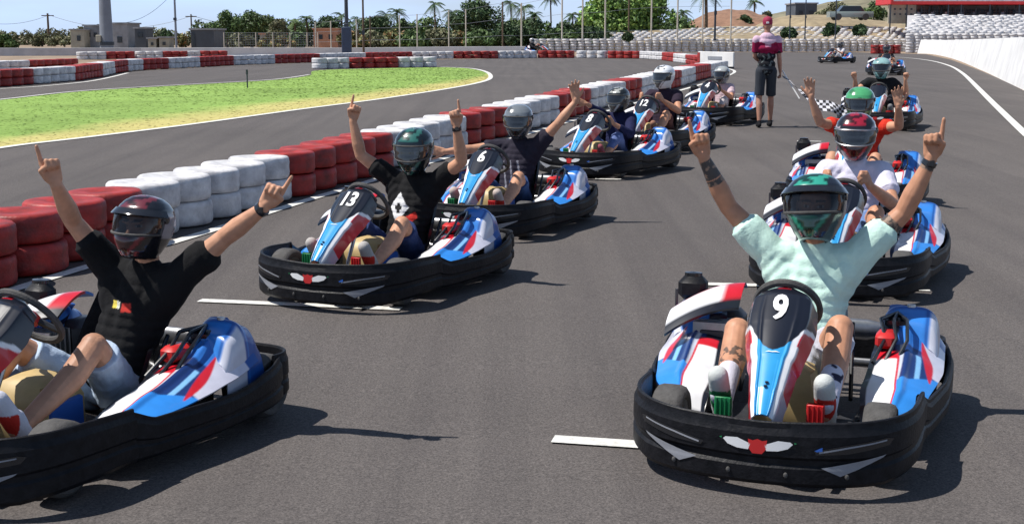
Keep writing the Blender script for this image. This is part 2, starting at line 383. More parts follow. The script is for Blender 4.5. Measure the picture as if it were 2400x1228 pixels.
strip('track_edge_line', smooth_poly([gp(x, y) for x, y in ((2560, 450), (2450, 352), (2400, 312), (2330, 245), (2290, 205), (2255, 172), (2225, 155), (2180, 143), (2120, 136), (2040, 132.5), (1950, 131.5))], 6), .13, .008, M['line'])
strip('left_edge_line', smooth_poly([gp(x, y) for x, y in ((-300, 224), (0, 209), (110, 202), (220, 190), (300, 172))], 5), .12, .008, M['line'])
def gline(a, b, w=.085):
    pa, pb = gp(*a), gp(*b); strip('grid_line', [pa, pb], w, .008, M['line'])
for a, b, w in (((468, 706), (940, 726), .09), ((1296, 1031), (1640, 1054), .10), ((1630, 667), (1800, 671), .09), ((1395, 421), (1456, 422), .075), ((1250, 418), (1330, 420), .07), ((1515, 350), (1572, 351), .075),
                ((1868, 332), (1925, 333), .07), ((2080, 680), (2180, 683), .04), ((1700, 222), (1760, 222), .07), ((1600, 350.5), (1540, 349.5), .07)):
    gline(a, b, w)
# individual blades, short and sunburnt towards the near edge
def inpoly(x, y, poly):
    c = np.zeros(len(x), bool); n = len(poly)
    for i in range(n):
        x1, y1 = poly[i]; x2, y2 = poly[(i+1) % n]
        k = ((y1 > y) != (y2 > y)) & (x < (x2-x1)*(y-y1)/(y2-y1+1e-12)+x1); c ^= k
    return c
ga = np.array(gsm); x0, y0 = ga.min(0); x1, y1 = ga.max(0)
N = 40000; bx = rng.uniform(max(x0, -13), x1, N); by = y0+(y1-y0)*rng.uniform(0, 1, N)**1.7
k = inpoly(bx, by, gsm); bx, by = bx[k], by[k]; n = len(bx)
hh = rng.uniform(.003, .009, n)*(1+.4*(by > 30)); ang = rng.uniform(0, 6.28, n); wd = rng.uniform(.008, .02, n)*(1+.05*by)
zz = np.array([zg(y) for y in by])+.005
V = np.empty((n, 3, 3)); V[:, 0] = np.c_[bx-np.cos(ang)*wd, by-np.sin(ang)*wd, zz]; V[:, 1] = np.c_[bx+np.cos(ang)*wd, by+np.sin(ang)*wd, zz]
V[:, 2] = np.c_[bx+rng.normal(0, .06, n), by+rng.normal(0, .06, n), zz+hh]
me = bpy.data.meshes.new('grass'); me.from_pydata(V.reshape(-1, 3).tolist(), [], np.arange(3*n).reshape(-1, 3).tolist()); me.update()
jt = rng.normal(0, .05, n); col = np.clip(np.array([turf(x, y, j_) for x, y, j_ in zip(bx, by, jt)]), .01, .8)
a = me.color_attributes.new('Col', 'FLOAT_COLOR', 'POINT'); arr = np.ones((n*3, 4)); arr[:, :3] = np.repeat(col, 3, 0); a.data.foreach_set('color', arr.ravel())
me.materials.append(M['turf']); stuff(tag(link('grass', me), 'short green grass on the island with a sunburnt yellow near edge', 'grass'))
# small stake in the grass
p = gp(580, 207); mb = MB(); mb.tube([(0, 0, 0), (0, 0, .42)], .018, 8); mb.box((0, 0, .40), (.05, .02, .12)); o = part('marker_stake', mb, M['postd']); o.location = p
tag(o, 'short dark marker stake standing alone in the grass island', 'stake')

# ================================================================ tyre barriers
TW = .215; TR = .30
def tyre_mesh(name, m, seg=26):
    prof = [(.002, -.098), (.245, -.104), (.280, -.101), (.296, -.086), (.3015, -.045), (.2985, -.014), (.2985, .014), (.3015, .045), (.296, .086), (.280, .101), (.245, .104), (.15, .098), (.11, .085), (.002, .082)]
    return MB().lathe(prof, axis='z', seg=seg).mesh(name, m, True, 60)
TY = {'r': tyre_mesh('tyre', M['redt']), 'w': tyre_mesh('tyre', M['whitet'])}
def place_tyre(root, loc, c):
    o = bpy.data.objects.new('tyre', TY[c]); C.objects.link(o); o.parent = root; o.location = loc
    o.rotation_euler = (random.uniform(-.02, .02), random.uniform(-.02, .02), random.uniform(0, 6)); k = random.uniform(.97, 1.035); o.scale = (k, k, random.uniform(.97, 1.03)); return o
def barrier(pts, cols, labels, off=.27, rows=2, cat='tyre barrier', group=None):
    W_ = [gp(*p) for p in pts]
    for i, (a, b) in enumerate(zip(W_, W_[1:])):
        if cols[i] == '-': continue
        d = (b-a); d.z = 0; L = d.length; d.normalize(); nrm = Vector((-d.y, d.x, 0))*off
        n = max(1, round(L/(2*TR*.94))); c = a+(b-a)*.5+nrm
        root = empty('tyre_barrier', (c.x, c.y, zg(c.y))); tag(root, labels[i], cat, group)
        for k in range(n):
            p = a+d*(L*(k+.5)/n)+nrm
            for r_ in range(rows):
                place_tyre(root, (p.x-c.x+random.uniform(-.012, .012), p.y-c.y+random.uniform(-.012, .012), zg(p.y)-zg(c.y)+TW*.5+TW*r_+.002), cols[i])
pit = [(-330, 793), (364, 562), (699, 465), (932, 397), (1103, 343), (1200, 317), (1318, 284), (1389, 261), (1467, 239), (1506, 229), (1575, 209), (1598, 203), (1631, 191), (1667, 182), (1705, 172)]
pl = ['nearest red run of stacked tyres, behind the driver with the light denim shorts', 'nearest white run of stacked tyres, beside the pointing hand at left', 'red tyre run starting by the pointing fingertip, behind kart 13',
      'white tyre run behind the helmet of the driver in kart 13', 'red tyre run between kart 13 driver and kart 6 driver', 'white tyre run behind the grey helmet of the kart 6 driver', 'red tyre run behind the raised open hand of the kart 6 driver',
      'white tyre run behind the helmet of the small driver in navy', 'narrow red tyre run just left of the white helmet', 'white tyre run behind the white helmet', 'very narrow red tyre run just right of the white helmet',
      'short white tyre run before the last red one of the pit barrier', 'last red tyre run on the far tip of the pit barrier', 'white tyre run ending the pit barrier beside the far hairpin']
barrier(pit, 'rwrwrwrwrwrwrw', pl, group='red and white tyre runs of the pit lane barrier')
outer = [(-230, 224), (90, 198), (185, 190), (245, 180), (272, 173), (305, 168), (342, 165), (402, 162), (475, 158), (553, 153.5), (650, 150), (755, 146.5), (862, 143), (972, 140.5), (1068, 139), (1172, 138), (1262, 137), (1346, 137), (1420, 137.5), (1496, 138.5), (1550, 142), (1576, 146), (1605, 150), (1628, 155)]
oc = ['red' if i % 2 == 0 else 'white' for i in range(len(outer)-1)]; words = ['first', 'second', 'third', 'fourth', 'fifth', 'sixth', 'seventh', 'eighth', 'ninth', 'tenth', 'eleventh', 'twelfth']
ol = [f'{words[i//2]} {c} tyre block from the left along the far outer edge of the track' for i, c in enumerate(oc)]
outer_r = list(reversed(outer))
barrier(outer_r, ''.join(c[0] for c in reversed(oc)), list(reversed(ol)), off=-TR, group='red and white tyre blocks of the far outer barrier')
barrier([(748, 163), (826, 161), (938, 159.5), (1030, 158)], 'wrw', ['white tyre block at the left of the grass island back edge', 'red tyre block between two white ones at the back of the grass island', 'white tyre block at the right of the grass island back edge'], off=.3, group='tyre blocks behind the grass island')
barrier([(-120, 178), (78, 170), (190, 164)], 'wr', ['white tyre row behind the far left track edge, cut by the picture border', 'red tyre row on the brown earth at far left'], off=.3, group='tyre rows on the earth at left')
barrier([(190, 141), (254, 140), (322, 139), (384, 138.5), (442, 138), (474, 137.5), (535, 137)], 'wrwrwr', ['leftmost white tyre row of the farthest line at left', 'red tyre row just right of the leftmost farthest white row', 'middle white tyre row of the farthest line at left', 'second red tyre row of the farthest line at left', 'short white tyre row between two far red rows', 'rightmost red tyre row of the farthest line at left'], off=.3, group='farthest tyre line at left')
# white framed sign board lying over the hairpin end of the barrier
pA, pB = gp(1634, 158), gp(1716, 162)
d = (pB-pA); L = d.length; c = (pA+pB)/2; rz = math.atan2(d.y, d.x)
sb = empty('sign_board', (c.x, c.y, zg(c.y)), rz); tag(sb, 'low white board with a red end at the far tip of the pit barrier', 'board')
part('panel', MB().box((0, .06, .36), (L, .07, .58), bev=.015), M['whitewall'], sb); part('red_end', MB().box((-L/2+.1, .015, .36), (.2, .03, .5)), M['redt'], sb); part('grey_band', MB().box((.0, .018, .40), (L*.4, .015, .13)), M['grey'], sb)
for s_ in (-1, 1): part('foot', MB().box((s_*L*.38, .06, .035), (.08, .4, .07)), M['darkmetal'], sb)

# far walls of white tyres, too small to tell single tyres apart
def tyre_pile(name, places, label, group=None, cat='tyre wall'):
    prof = [(.17, -.07), (.27, -.092), (.2995, -.03), (.2995, .03), (.27, .092), (.17, .07)]
    base = MB().lathe(prof, axis='z', seg=10, closed=True); mb = MB()
    for (x, y, z) in places:
        j = [random.uniform(-.03, .03) for _ in range(3)]; s_ = random.uniform(.93, 1.05)
        mb.add([(p[0]*s_+x+j[0], p[1]*s_+y+j[1], p[2]+z+j[2]*.3) for p in base.v], base.f)
    P0 = Vector(places[0]); mb.v = [(p[0]-P0.x, p[1]-P0.y, p[2]-P0.z+.1) for p in mb.v]
    root = empty(name, (P0.x, P0.y, P0.z-.1)); tag(root, label, cat, group)
    o = part('tyres', mb, M['whitet'], root, True, 60); stuff(o); return root
def line_pts(a, b, sp):
    L = (b-a).length; n = int(L/sp); return [a+(b-a)*(k/n) for k in range(n+1)]
pl_ = []
for p in line_pts(gp(1255, 123), gp(2205, 122), .61):
    for r_ in range(5): pl_.append((p.x, p.y+.3, zg(p.y)+.1+r_*TW))
tyre_pile('tyre_wall', pl_, 'long wall of upright white tyre stacks across the far end of the track')
pl_ = []
ta, tb = gp(1300, 121), gp(2150, 120)
for lv in range(9):
    for p in line_pts(ta, tb, .66):
        fx = (p.x-ta.x)/(tb.x-ta.x); lim = 2.2+7*min(1, fx*1.8)
        if lv < lim and random.random() < .9: pl_.append((p.x+(lv % 2)*.3, p.y+1.5+lv*.75, ZF+.95+lv*.135))
tyre_pile('tyre_bank', pl_, 'sloping bank covered with white tyres above the far tyre wall')
tb_ = MB(); nA = ta+Vector((-2, 1, 0)); nB = tb+Vector((4, 1, 0))
tb_.rings([[(nA.x, nA.y, ZF-.05), (nA.x, nA.y+.1, ZF+.6), (nA.x, nA.y+8, ZF+1.1), (nA.x, nA.y+14, ZF+1.1), (nA.x, nA.y+14.1, ZF-.05)],
           [(nA.x*.5+nB.x*.5, nA.y, ZF-.05), (nA.x*.5+nB.x*.5, nA.y+.1, ZF+.8), (nA.x*.5+nB.x*.5, nA.y+8, ZF+2.0), (nA.x*.5+nB.x*.5, nA.y+14, ZF+2.2), (nA.x*.5+nB.x*.5, nA.y+14.1, ZF-.05)],
           [(nB.x, nB.y, ZF-.05), (nB.x, nB.y+.1, ZF+.8), (nB.x, nB.y+8, ZF+2.0), (nB.x, nB.y+14, ZF+2.3), (nB.x, nB.y+14.1, ZF-.05)]])
struct(part('embankment', tb_, M['tan']))
barrier([(2044, 127), (2112, 127)], 'r', ['small red tyre block against the far white tyre wall'], off=.3, rows=3)
# white banked wall on the right
wl = smooth_poly([gp(x, y) for x, y in ((2150, 125.5), (2185, 127), (2235, 138), (2300, 164), (2360, 192), (2410, 216), (2520, 285), (2700, 420))], 6)
mb = MB(); rs = []
for i, p in enumerate(wl):
    t = (wl[min(i+1, len(wl)-1)]-wl[max(i-1, 0)]).normalized(); nn = Vector((-t.y, t.x)); nn = nn if nn.x > 0 else -nn
    z0 = zg(p.y); h = 1.0+.26*max(0, min(1, (96-p.y)/60))
    rs.append([(p.x, p.y, z0-.03), (p.x+nn.x*.14, p.y+nn.y*.14, z0+h*.55), (p.x+nn.x*.26, p.y+nn.y*.26, z0+h), (p.x+nn.x*.62, p.y+nn.y*.62, z0+h), (p.x+nn.x*.66, p.y+nn.y*.66, z0-.03)])
mb.rings(rs); part('boundary_wall', mb, M['whitewall']); tag(bpy.data.objects['boundary_wall'], 'smooth white wall curving along the right side of the track', 'wall')
pl_ = []
for row in range(9):
    for i in range(50):
        Y = 108+row*1.15; pl_.append(((2112+row*3-1200)/F*Y+i*.6+(row % 2)*.3, Y+random.uniform(-.3, .3), ZF+1.55+random.uniform(-.06, .06)+row*.175))
tyre_pile('tyre_terrace', pl_, 'stepped terrace of greyish white tyres under the red canopy')
pl_ = []
for row in range(7):
    for i in range(56): pl_.append(((2120-1200)/F*106.5+i*.6, 106.5-.03*i, ZF+.1+row*TW*.98))
tyre_pile('tyre_stack_row', pl_, 'row of white tyre stacks just behind the smooth wall at right')
mb = MB(); rs = []
for x0_ in (0, 40):
    X_ = lambda y: x0_+(2112-1200)/F*y
    rs.append([(X_(107.2), 107.2, ZF-.05), (X_(107.3), 107.3, ZF+1.42), (X_(117.6), 117.6, ZF+3.0), (X_(124), 124, ZF+3.0), (X_(124), 124, ZF-.05)])
mb.rings(rs); struct(part('terrace_slope', mb, M['greywall']))

# ================================================================ karts (forward is -Y, driver's left is +X)
def bumper_part(name, path, parent, zb, zt, bulge=.032, th=.03, n=90, groove=True):
    """moulded band: path(t)->(x,y); zb(t), zt(t) heights; outward normal from the path"""
    sec = [(.0, 0), (.50, .0), (1.0, .08), (1.02, .30), (.72, .35), (.72, .43), (1.05, .48), (.98, .80), (.60, .90), (.55, .985), (.40, 1.0), (.10, .995), (-.15, .95), (-.2, .85), (-.1, .1)]
    rs = []
    for i in range(n+1):
        t = i/n; e = 1e-3
        p = Vector(path(t)); q = Vector(path(min(1, t+e)))-Vector(path(max(0, t-e))); q.normalize(); nn = Vector((q.y, -q.x))
        a, b = zb(t), zt(t)
        rs.append([(p.x+nn.x*(bulge*o if o > 0 else th*o), p.y+nn.y*(bulge*o if o > 0 else th*o), a+(b-a)*h) for o, h in sec])
    return part(name, MB().rings(rs), M['black'], parent, True, 24)
FP = [(-.625, -.38), (-.622, -.56), (-.602, -.70), (-.545, -.815), (-.44, -.905), (-.30, -.962), (-.15, -.988), (0, -.995), (.15, -.988), (.30, -.962), (.44, -.905), (.545, -.815), (.602, -.70), (.622, -.56), (.625, -.38)]
FPs = smooth_poly(FP, 8)
def pathof(poly):
    L = [0]
    for a, b in zip(poly, poly[1:]): L.append(L[-1]+(Vector(b)-Vector(a)).length)
    def f(t):
        s = t*L[-1]
        for i in range(len(poly)-1):
            if s <= L[i+1] or i == len(poly)-2:
                k = (s-L[i])/(L[i+1]-L[i]+1e-9); return (poly[i][0]+(poly[i+1][0]-poly[i][0])*k, poly[i][1]+(poly[i+1][1]-poly[i][1])*k)
    return f
fpath = pathof(FPs)
def front_zt(t): 
    x, y = fpath(t); a = abs(x)
    return .262+.006*min(1, a/.25)+.004*max(0, min(1, (a-.34)/.2))-.012*max(0, min(1, (y+.62)/.2))
def front_zb(t): return .045+.02*max(0, (abs(fpath(t)[0])-.5)/.1)
def front_surf(x, z, off=.004):                      # a point on the front face at x, height z
    best = min(FPs, key=lambda p: abs(p[0]-x)+(10 if p[1] > -.7 else 0)); i = list(FPs).index(best)
    a = FPs[max(0, i-1)]; b = FPs[min(len(FPs)-1, i+1)]
    k = (x-a[0])/((b[0]-a[0]) or 1e-9); y = a[1]+(b[1]-a[1])*k
    tz = (Vector((b[0]-a[0], b[1]-a[1]))).normalized(); nn = Vector((tz.y, -tz.x))
    h = (z-.045)/(.268-.045); bul = .032*lerp([(0, .5), (.08, 1.0), (.30, 1.03), (.35, 1.0), (.48, 1.06), (.80, 1.0), (.90, .62), (1, .55)], h)
    return Vector((x+nn.x*(bul+off), y+nn.y*(bul+off), z))
def decal(name, shape, m, parent, off=.004, sub=7, surf=front_surf, fn=None):
    bm = bmesh.new(); bm.faces.new([bm.verts.new((p[0], p[1], 0)) for p in shape])
    xs = [p[0] for p in shape]; x0, x1 = min(xs), max(xs)
    for k in range(1, 14):
        bmesh.ops.bisect_plane(bm, geom=bm.verts[:]+bm.edges[:]+bm.faces[:], plane_co=(x0+(x1-x0)*k/14, 0, 0), plane_no=(1, 0, 0))
    ys = [p[1] for p in shape]; y0, y1 = min(ys), max(ys)
    for k in range(1, sub): bmesh.ops.bisect_plane(bm, geom=bm.verts[:]+bm.edges[:]+bm.faces[:], plane_co=(0, y0+(y1-y0)*k/sub, 0), plane_no=(0, 1, 0))
    for v in bm.verts: v.co = surf(v.co.x, v.co.y, off)
    me = bpy.data.meshes.new(name); bm.to_mesh(me); bm.free(); me.materials.append(m); return link(name, me, parent)
# --- nose fairing surface: t 0 (foot, at the bumper) .. 1 (top, in front of the wheel), u -1..1
NWID = [(0, .056), (.12, .075), (.25, .088), (.40, .104), (.52, .125), (.64, .150), (.78, .163), (.88, .158), (.95, .135), (1, .08)]
def nose(u, t):
    y = lerp([(0, -.955), (.2, -.865), (.45, -.735), (.7, -.59), (.9, -.47), (1, -.395)], t); z = lerp([(0, .272), (.2, .345), (.45, .432), (.7, .525), (.9, .598), (1, .612)], t)
    w = lerp(NWID, t); a = abs(u)
    drop = .035*a*a + (.075 if t < .8 else .075*(1-(t-.8)/.2*.6))*max(0, (a-.80)/.20)**1.3
    # ridge lines moulded along the fairing
    r = .010*math.exp(-((a-.50)/.06)**2)*(1-t)*1.2
    return Vector((u*w, y+drop*.55, z-drop*.83+r))
cB = (.03, .30, .62); cBD = (.015, .085, .33); cK = (.008, .010, .018); cW = (.80, .80, .82); cR = (.55, .012, .025)
def nose_col(u, t):
    a = abs(u); w = lerp(NWID, t); x = a*w
    egg = lerp([(.49, .0), (.505, .024), (.53, .050), (.57, .078), (.62, .104), (.68, .128), (.74, .148), (.78, .2)], t) if t >= .49 else -1
    if t > .485 and x < egg: return cR if (.962 < t < .99 and x < .03) else cK
    if t < .80:
        lim = .58*w if t < .6 else .58*.146
        if x < lim: return cB if (abs(a-.30) > .02 or t > .4) else (.05, .36, .72)
        if x < max(lim+.26*w*(1 if t < .55 else .7), 0) or (t > .5 and x < egg+.012): return cW
    if u > 0 and t < .22: return (.42, .42, .48)
    return cR
def torus_wheel(parent):
    r = empty('x', (0, 0, 0)); bpy.data.objects.remove(r)
    c = Vector((0, -.305, .520)); nrm = Vector((0, .72, .69)).normalized(); ax = Vector((1, 0, 0)); ay = nrm.cross(ax)
    ring = [c+(ax*math.cos(t)+ay*math.sin(t))*.148*(1-.10*max(0, math.sin(t)-.6)) for t in [k*2*math.pi/40 for k in range(40)]]
    mb = MB(); rs = []
    for i, p in enumerate(ring):
        d = (p-c).normalized(); rs.append([p+(d*math.cos(k*2*math.pi/8)+nrm*math.sin(k*2*math.pi/8))*.0145 for k in range(8)])
    rs.append(rs[0]); mb.rings(rs, cap=False)
    w = part('steering_wheel', mb, M['rubber'], parent)
    for k in (0, 1, 2):
        a = math.pi/2+k*2*math.pi/3*1.0+math.pi; e = c+(ax*math.cos(a)+ay*math.sin(a))*.14
        part('spoke', MB().tube([c, e], [.016, .011], 6), M['darkmetal'], w)
    part('hub', MB().lathe([(.001, -.02), (.045, -.018), (.045, .012), (.03, .02), (.001, .022)], axis='y', seg=14), M['red'], w).matrix_local = Matrix.Translation(c) @ nrm.to_track_quat('Y', 'Z').to_matrix().to_4x4()
    return w
def wheel(parent, c, r, w):
    prof = [(r*.62, -w*.42), (r*.72, -w*.49), (r*.86, -w*.5), (r*.96, -w*.42), (r, -w*.28), (r*1.005, 0), (r, w*.28), (r*.96, w*.42), (r*.86, w*.5), (r*.72, w*.49), (r*.62, w*.42)]
    t = part('wheel', MB().lathe(prof, axis='x', seg=28, closed=True), M['rubber'], parent); t.location = c
    rim = [(r*.2, -w*.30), (r*.5, -w*.30), (r*.63, -w*.43), (r*.66, -w*.40), (r*.58, -w*.1), (r*.58, w*.1), (r*.66, w*.40), (r*.63, w*.43), (r*.5, w*.30), (r*.2, w*.30)]
    part('rim', MB().lathe(rim, axis='x', seg=24, closed=True), M['steel'], t)
    part('wheel_hub', MB().lathe([(.001, -w*.45), (r*.22, -w*.44), (r*.24, w*.44), (.001, w*.45)], axis='x', seg=12), M['darkmetal'], t)
    return t
def pod(u, v, s):           # side fairing: u 0 front..1 rear, v 0 inner..1 outer ; s=+1 driver's left
    y = -.43+.86*u
    xi = lerp([(0, .37), (.25, .335), (.6, .345), (1, .40)], u); xo = lerp([(0, .50), (.08, .585), (.22, .635), (.6, .665), (1, .66)], u)
    zo = lerp([(0, .10), (.08, .165), (.3, .195), (.7, .235), (1, .27)], u); zi = lerp([(0, .09), (.1, .17), (.35, .215), (.62, .28), (.8, .36), (1, .42)], u)
    z = zi+(zo-zi)*v**1.4+.035*math.sin(math.pi*v)*min(1, u*6)
    z += .012*math.exp(-((v-.55+.3*(u-.4))/.05)**2)*min(1, u*5)
    return Vector((s*(xi+(xo-xi)*v), y, z))
def pod_col(s):
    def f(u, v):
        if u > .90: return cBD
        if v < .10: return cK
        e = .60-.42*u
        if u < .52 and v < e: return cW if (u > .03) else cK
        if v < e+.035 and u < .60: return cR
        cv = .90-(u-.42)*.75
        if .40 < u < .74 and abs(v-cv) < .055*math.sin(math.pi*(u-.40)/.34)+.01: return cR
        if u > .46 and v > cv: return (.58, .58, .68) if u < .86 else cBD
        if u < .30+(v-.5)*.35: return (.03, .24, .70)
        if abs(v-(.80-.45*(u-.25))) < .035 and u < .60: return (.22, .48, .78)
        if u > .66 and v > .3: return (.03, .17, .55)
        if abs(v-.42+.3*(u-.6)) < .03: return (.5, .55, .65)
        return (.010, .035, .15) if v > .3 else cK
    return f
def cover_box(name, parent, m, pts, colf=None):
    mb = MB().rings(pts); me = mb.mesh(name, m, True, 40)
    if colf: paint(me, colf)
    return link(name, me, parent)
def make_kart():
    k = empty('go_kart', (0, 0, 0))
    b = bumper_part('front_bumper', fpath, k, front_zb, front_zt, n=150)
    # winged badge
    surf = front_surf
    for s in (-1, 1):
        decal('badge_wing', [(s*.030, .188), (s*.085, .205), (s*.135, .203), (s*.145, .196), (s*.125, .180), (s*.085, .170), (s*.038, .168)], M['white'], b)
        decal('badge_tip', [(s*.150, .2035), (s*.162, .2005), (s*.152, .196)], M['green'], b)
        decal('stripe', [(s*.26, .120), (s*.40, .142), (s*.50, .158), (s*.49, .150), (s*.40, .115), (s*.335, .092)], M['grey'], b)
        decal('vent_slot', [(s*.23, .178), (s*.34, .196), (s*.50, .214), (s*.525, .208), (s*.51, .188), (s*.36, .168), (s*.24, .164)], M['blacksmooth'], b, .0035)
        decal('slot_highlight', [(s*.25, .176), (s*.36, .193), (s*.50, .209), (s*.50, .204), (s*.36, .187), (s*.25, .170)], M['grey'], b, .0055)  # grey strip painted as a highlight along the slot
    decal('badge_centre', [(-.040, .204), (-.02, .200), (0, .206), (.02, .200), (.040, .204), (.036, .172), (.02, .156), (-.02, .156), (-.036, .172)], M['red'], b)
    decal('blue_mark', [(.232, .180), (.262, .192), (.262, .178), (.24, .176)], M['bluedec'], b, .0065)
    for x_ in (-.36, -.12, .12, .36):
        q_ = front_surf(x_, .09); part('bolt', MB().ell(q_, (.010, .006, .010), seg=8, ring=5), M['rubber'], b)
    # side and rear bumpers
    for s in (-1, 1):
        sp_ = [(s*.612, -.40), (s*.635, -.30), (s*.662, -.05), (s*.68, .25), (s*.68, .50), (s*.655, .68), (s*.63, .74)]
        if s < 0: sp_ = sp_[::-1]
        pf = pathof(smooth_poly(sp_, 6)); g = (lambda t: t) if s > 0 else (lambda t: 1-t)
        bumper_part('side_bumper', pf, k, lambda t: .065+.02*g(t), lambda t: lerp([(0, .254), (.12, .205), (.5, .200), (.8, .235), (1, .262)], g(t)), .026, .03, 50)
    rp = [(.64, .66), (.645, .78), (.60, .88), (.50, .925), (.2, .94), (0, .94), (-.2, .94), (-.50, .925), (-.60, .88), (-.645, .78), (-.64, .66)]
    bumper_part('rear_bumper', pathof(smooth_poly(rp, 6)), k, lambda t: .095, lambda t: .268, .024, .03, 70)
    # side fairings
    for s in (-1, 1):
        grid('side_pod', lambda u, v, s=s: pod(u, v, s), 130, 70, M['paint'], pod_col(s), k, thick=.006, aa=True)
        grid('pod_skirt', lambda u, v, s=s: Vector((s*(lerp([(0, .37), (.25, .335), (.6, .345), (1, .40)], u)), -.43+.86*u, lerp([(0, .09), (.1, .17), (.35, .215), (.62, .27), (.8, .32), (1, .35)], u)*(1-v)+.05*v)), 20, 3, M['blacksmooth'], None, k, thick=.004)
        # rear blue covers behind the pods
        def cov(u, v, s=s):
            y = .20+.38*u; h_ = lerp([(0, .30), (.15, .385), (.4, .43), (.7, .40), (.92, .32), (1, .24)], u); t = math.pi*v
            x = s*(.50-.135*math.copysign(abs(math.cos(t))**.55, math.cos(t))); return Vector((x, y+.02*math.cos(t), .15+(h_-.15)*abs(math.sin(t))**.38))
        def cov_c(u, v):
            if abs(u-.30-.15*v) < .035 or abs(v-.62) < .02: return cBD
            if v > .66 and u < .45: return (.55, .57, .66)
            if v > .5 and u > .5: return cBD
            return (.03, .19, .58) if u < .62 else (.015, .07, .28)
        cb = grid('rear_cover', cov, 44, 44, M['paint'], cov_c, k, thick=.006, aa=True)
        part('bolt', MB().lathe([(.001, 0), (.022, 0), (.02, .01), (.001, .012)], (s*.50, .352, .432), 'z', 10), M['steel'], cb)
    # raised wing-shaped engine cowl on the driver's right
    def cowl(u, v): 
        x = -.30-.33*u; y = .10+.30*v-.16*u; z = .455-.10*u*u+.03*math.sin(math.pi*v)-.05*(1-v)**2; return Vector((x, y+.06, z))
    def cowl_col(u, v):
        if v < .16: return cK
        if v < .62: return cW if u > .25 else cR
        if v < .70: return cR
        return (.03, .20, .58)
    grid('engine_cowl', cowl, 24, 24, M['paint'], cowl_col, k, thick=.012, aa=True)
    # engine with cylinder, air box, exhaust
    e = part('engine', MB().box((-.42, .40, .26), (.24, .26, .22), bev=.03), M['darkmetal'], k)
    part('cylinder', MB().box((-.42, .20, .26), (.15, .16, .15), bev=.02), M['darkmetal'], e)
    for i in range(5): part('cooling_fin', MB().box((-.42, .13+.03*i, .26), (.19, .010, .18)), M['steel'], e)
    part('airbox', MB().box((-.56, .34, .455), (.14, .14, .10), bev=.025), M['black'], k)
    part('airbox_cap', MB().lathe([(.001, 0), (.045, 0), (.045, .014), (.001, .018)], (-.56, .34, .505), 'z', 18), M['blacksmooth'], k)
    part('exhaust', MB().tube([(-.40, .50, .25), (-.30, .66, .28), (0, .74, .28), (.28, .74, .28), (.40, .76, .28)], [.02, .03, .045, .045, .025], 12), M['steel'], k)
    part('aerial_post', MB().tube([(-.62, .22, .25), (-.625, .24, .46)], .008, 6), M['darkmetal'], k)
    # left side clutter: red reservoir, hoses, clamp
    part('reservoir', MB().box((.40, .14, .335), (.09, .14, .06), bev=.015), M['red'], k)
    part('battery', MB().box((.44, .29, .36), (.11, .10, .08), bev=.012), M['blacksmooth'], k)
    for i in range(3): part('hose', MB().tube([(.36+.05*i, -.02+.03*i, .27), (.40+.05*i, .08, .345), (.37+.06*i, .20, .40), (.44, .30, .41)], .009, 7), M['blacksmooth'], k)
    # floor, rails, axles
    part('floor_pan', MB().box((0, -.42, .055), (.62, .84, .008)), M['darkmetal'], k)
    for s in (-1, 1):
        part('frame_rail', MB().tube([(s*.24, -.90, .10), (s*.29, -.6, .08), (s*.32, -.2, .075), (s*.34, .3, .085), (s*.33, .88, .14)], .016, 8), M['darkmetal'], k)
        part('tie_rod', MB().tube([(s*.04, -.62, .15), (s*.38, -.66, .14)], .008, 6), M['steel'], k)
        part('seat_strut', MB().tube([(s*.26, .04, .10), (s*.235, .28, .36)], .010, 8), M['blacksmooth'], k)
        wheel(k, (s*.475, -.640, .146), .146, .125); wheel(k, (s*.53, .68, .145), .145, .19)
        part('axle_stub', MB().tube([(s*.33, -.66, .12), (s*.46, -.64, .146)], .016, 8), M['steel'], k)
        # pedal with teeth
        pm = M['green'] if s < 0 else M['red']
        pmb = MB().box((s*.205, -.762, .238), (.080, .014, .075), bev=.012)
        for i in range(4): pmb.box((s*.205-.030+.020*i, -.772, .238), (.006, .008, .06))
        pmb.tube([(s*.205, -.76, .20), (s*.19, -.72, .07)], .010, 6); part('pedal', pmb, pm, k)
    part('rear_axle', MB().tube([(-.55, .68, .145), (.55, .68, .145)], .02, 10), M['steel'], k)
    part('steering_column', MB().tube([(0, -.335, .57), (0, -.62, .12)], .013, 8), M['steel'], k)
    part('fuel_tank', MB().rings([[(x, y, z) for x, y in ((-.15*a, -.42+b), (.15*a, -.42+b), (.16*a, -.30), (.14*a, -.16-b), (-.14*a, -.16-b), (-.16*a, -.30))] for z, a, b in ((.06, .9, .02), (.09, 1, 0), (.22, 1, 0), (.285, .85, .03), (.31, .45, .07))]), M['tank'], k)
    part('tank_label', MB().box((.150, -.28, .165), (.03, .19, .12), bev=.008), M['bluedec'], k)
    # seat
    rs = []
    for (y, z, w, d) in ((-.06, .12, .16, .03), (.02, .085, .19, .06), (.14, .07, .205, .10), (.25, .12, .21, .14), (.33, .26, .205, .13), (.39, .42, .185, .09), (.415, .50, .14, .03)):
        r_ = []
        for j in range(13):
            a = -1+2*j/12; r_.append((a*w, y-abs(a)**3*d*.9, z+abs(a)**3*d*.9))
        for j in reversed(range(13)):
            a = -1+2*j/12; r_.append((a*(w+.012), y-abs(a)**3*d*.9+.012, z+abs(a)**3*d*.9-.012))
        rs.append(r_)
    part('seat', MB().rings(rs), M['blacksmooth'], k, True, 60)
    nf = grid('nose_fairing', lambda u, v: nose(-1+2*u, v), 110, 240, M['paint'], lambda u, v: nose_col(-1+2*u, v), k, thick=.006, aa=True)
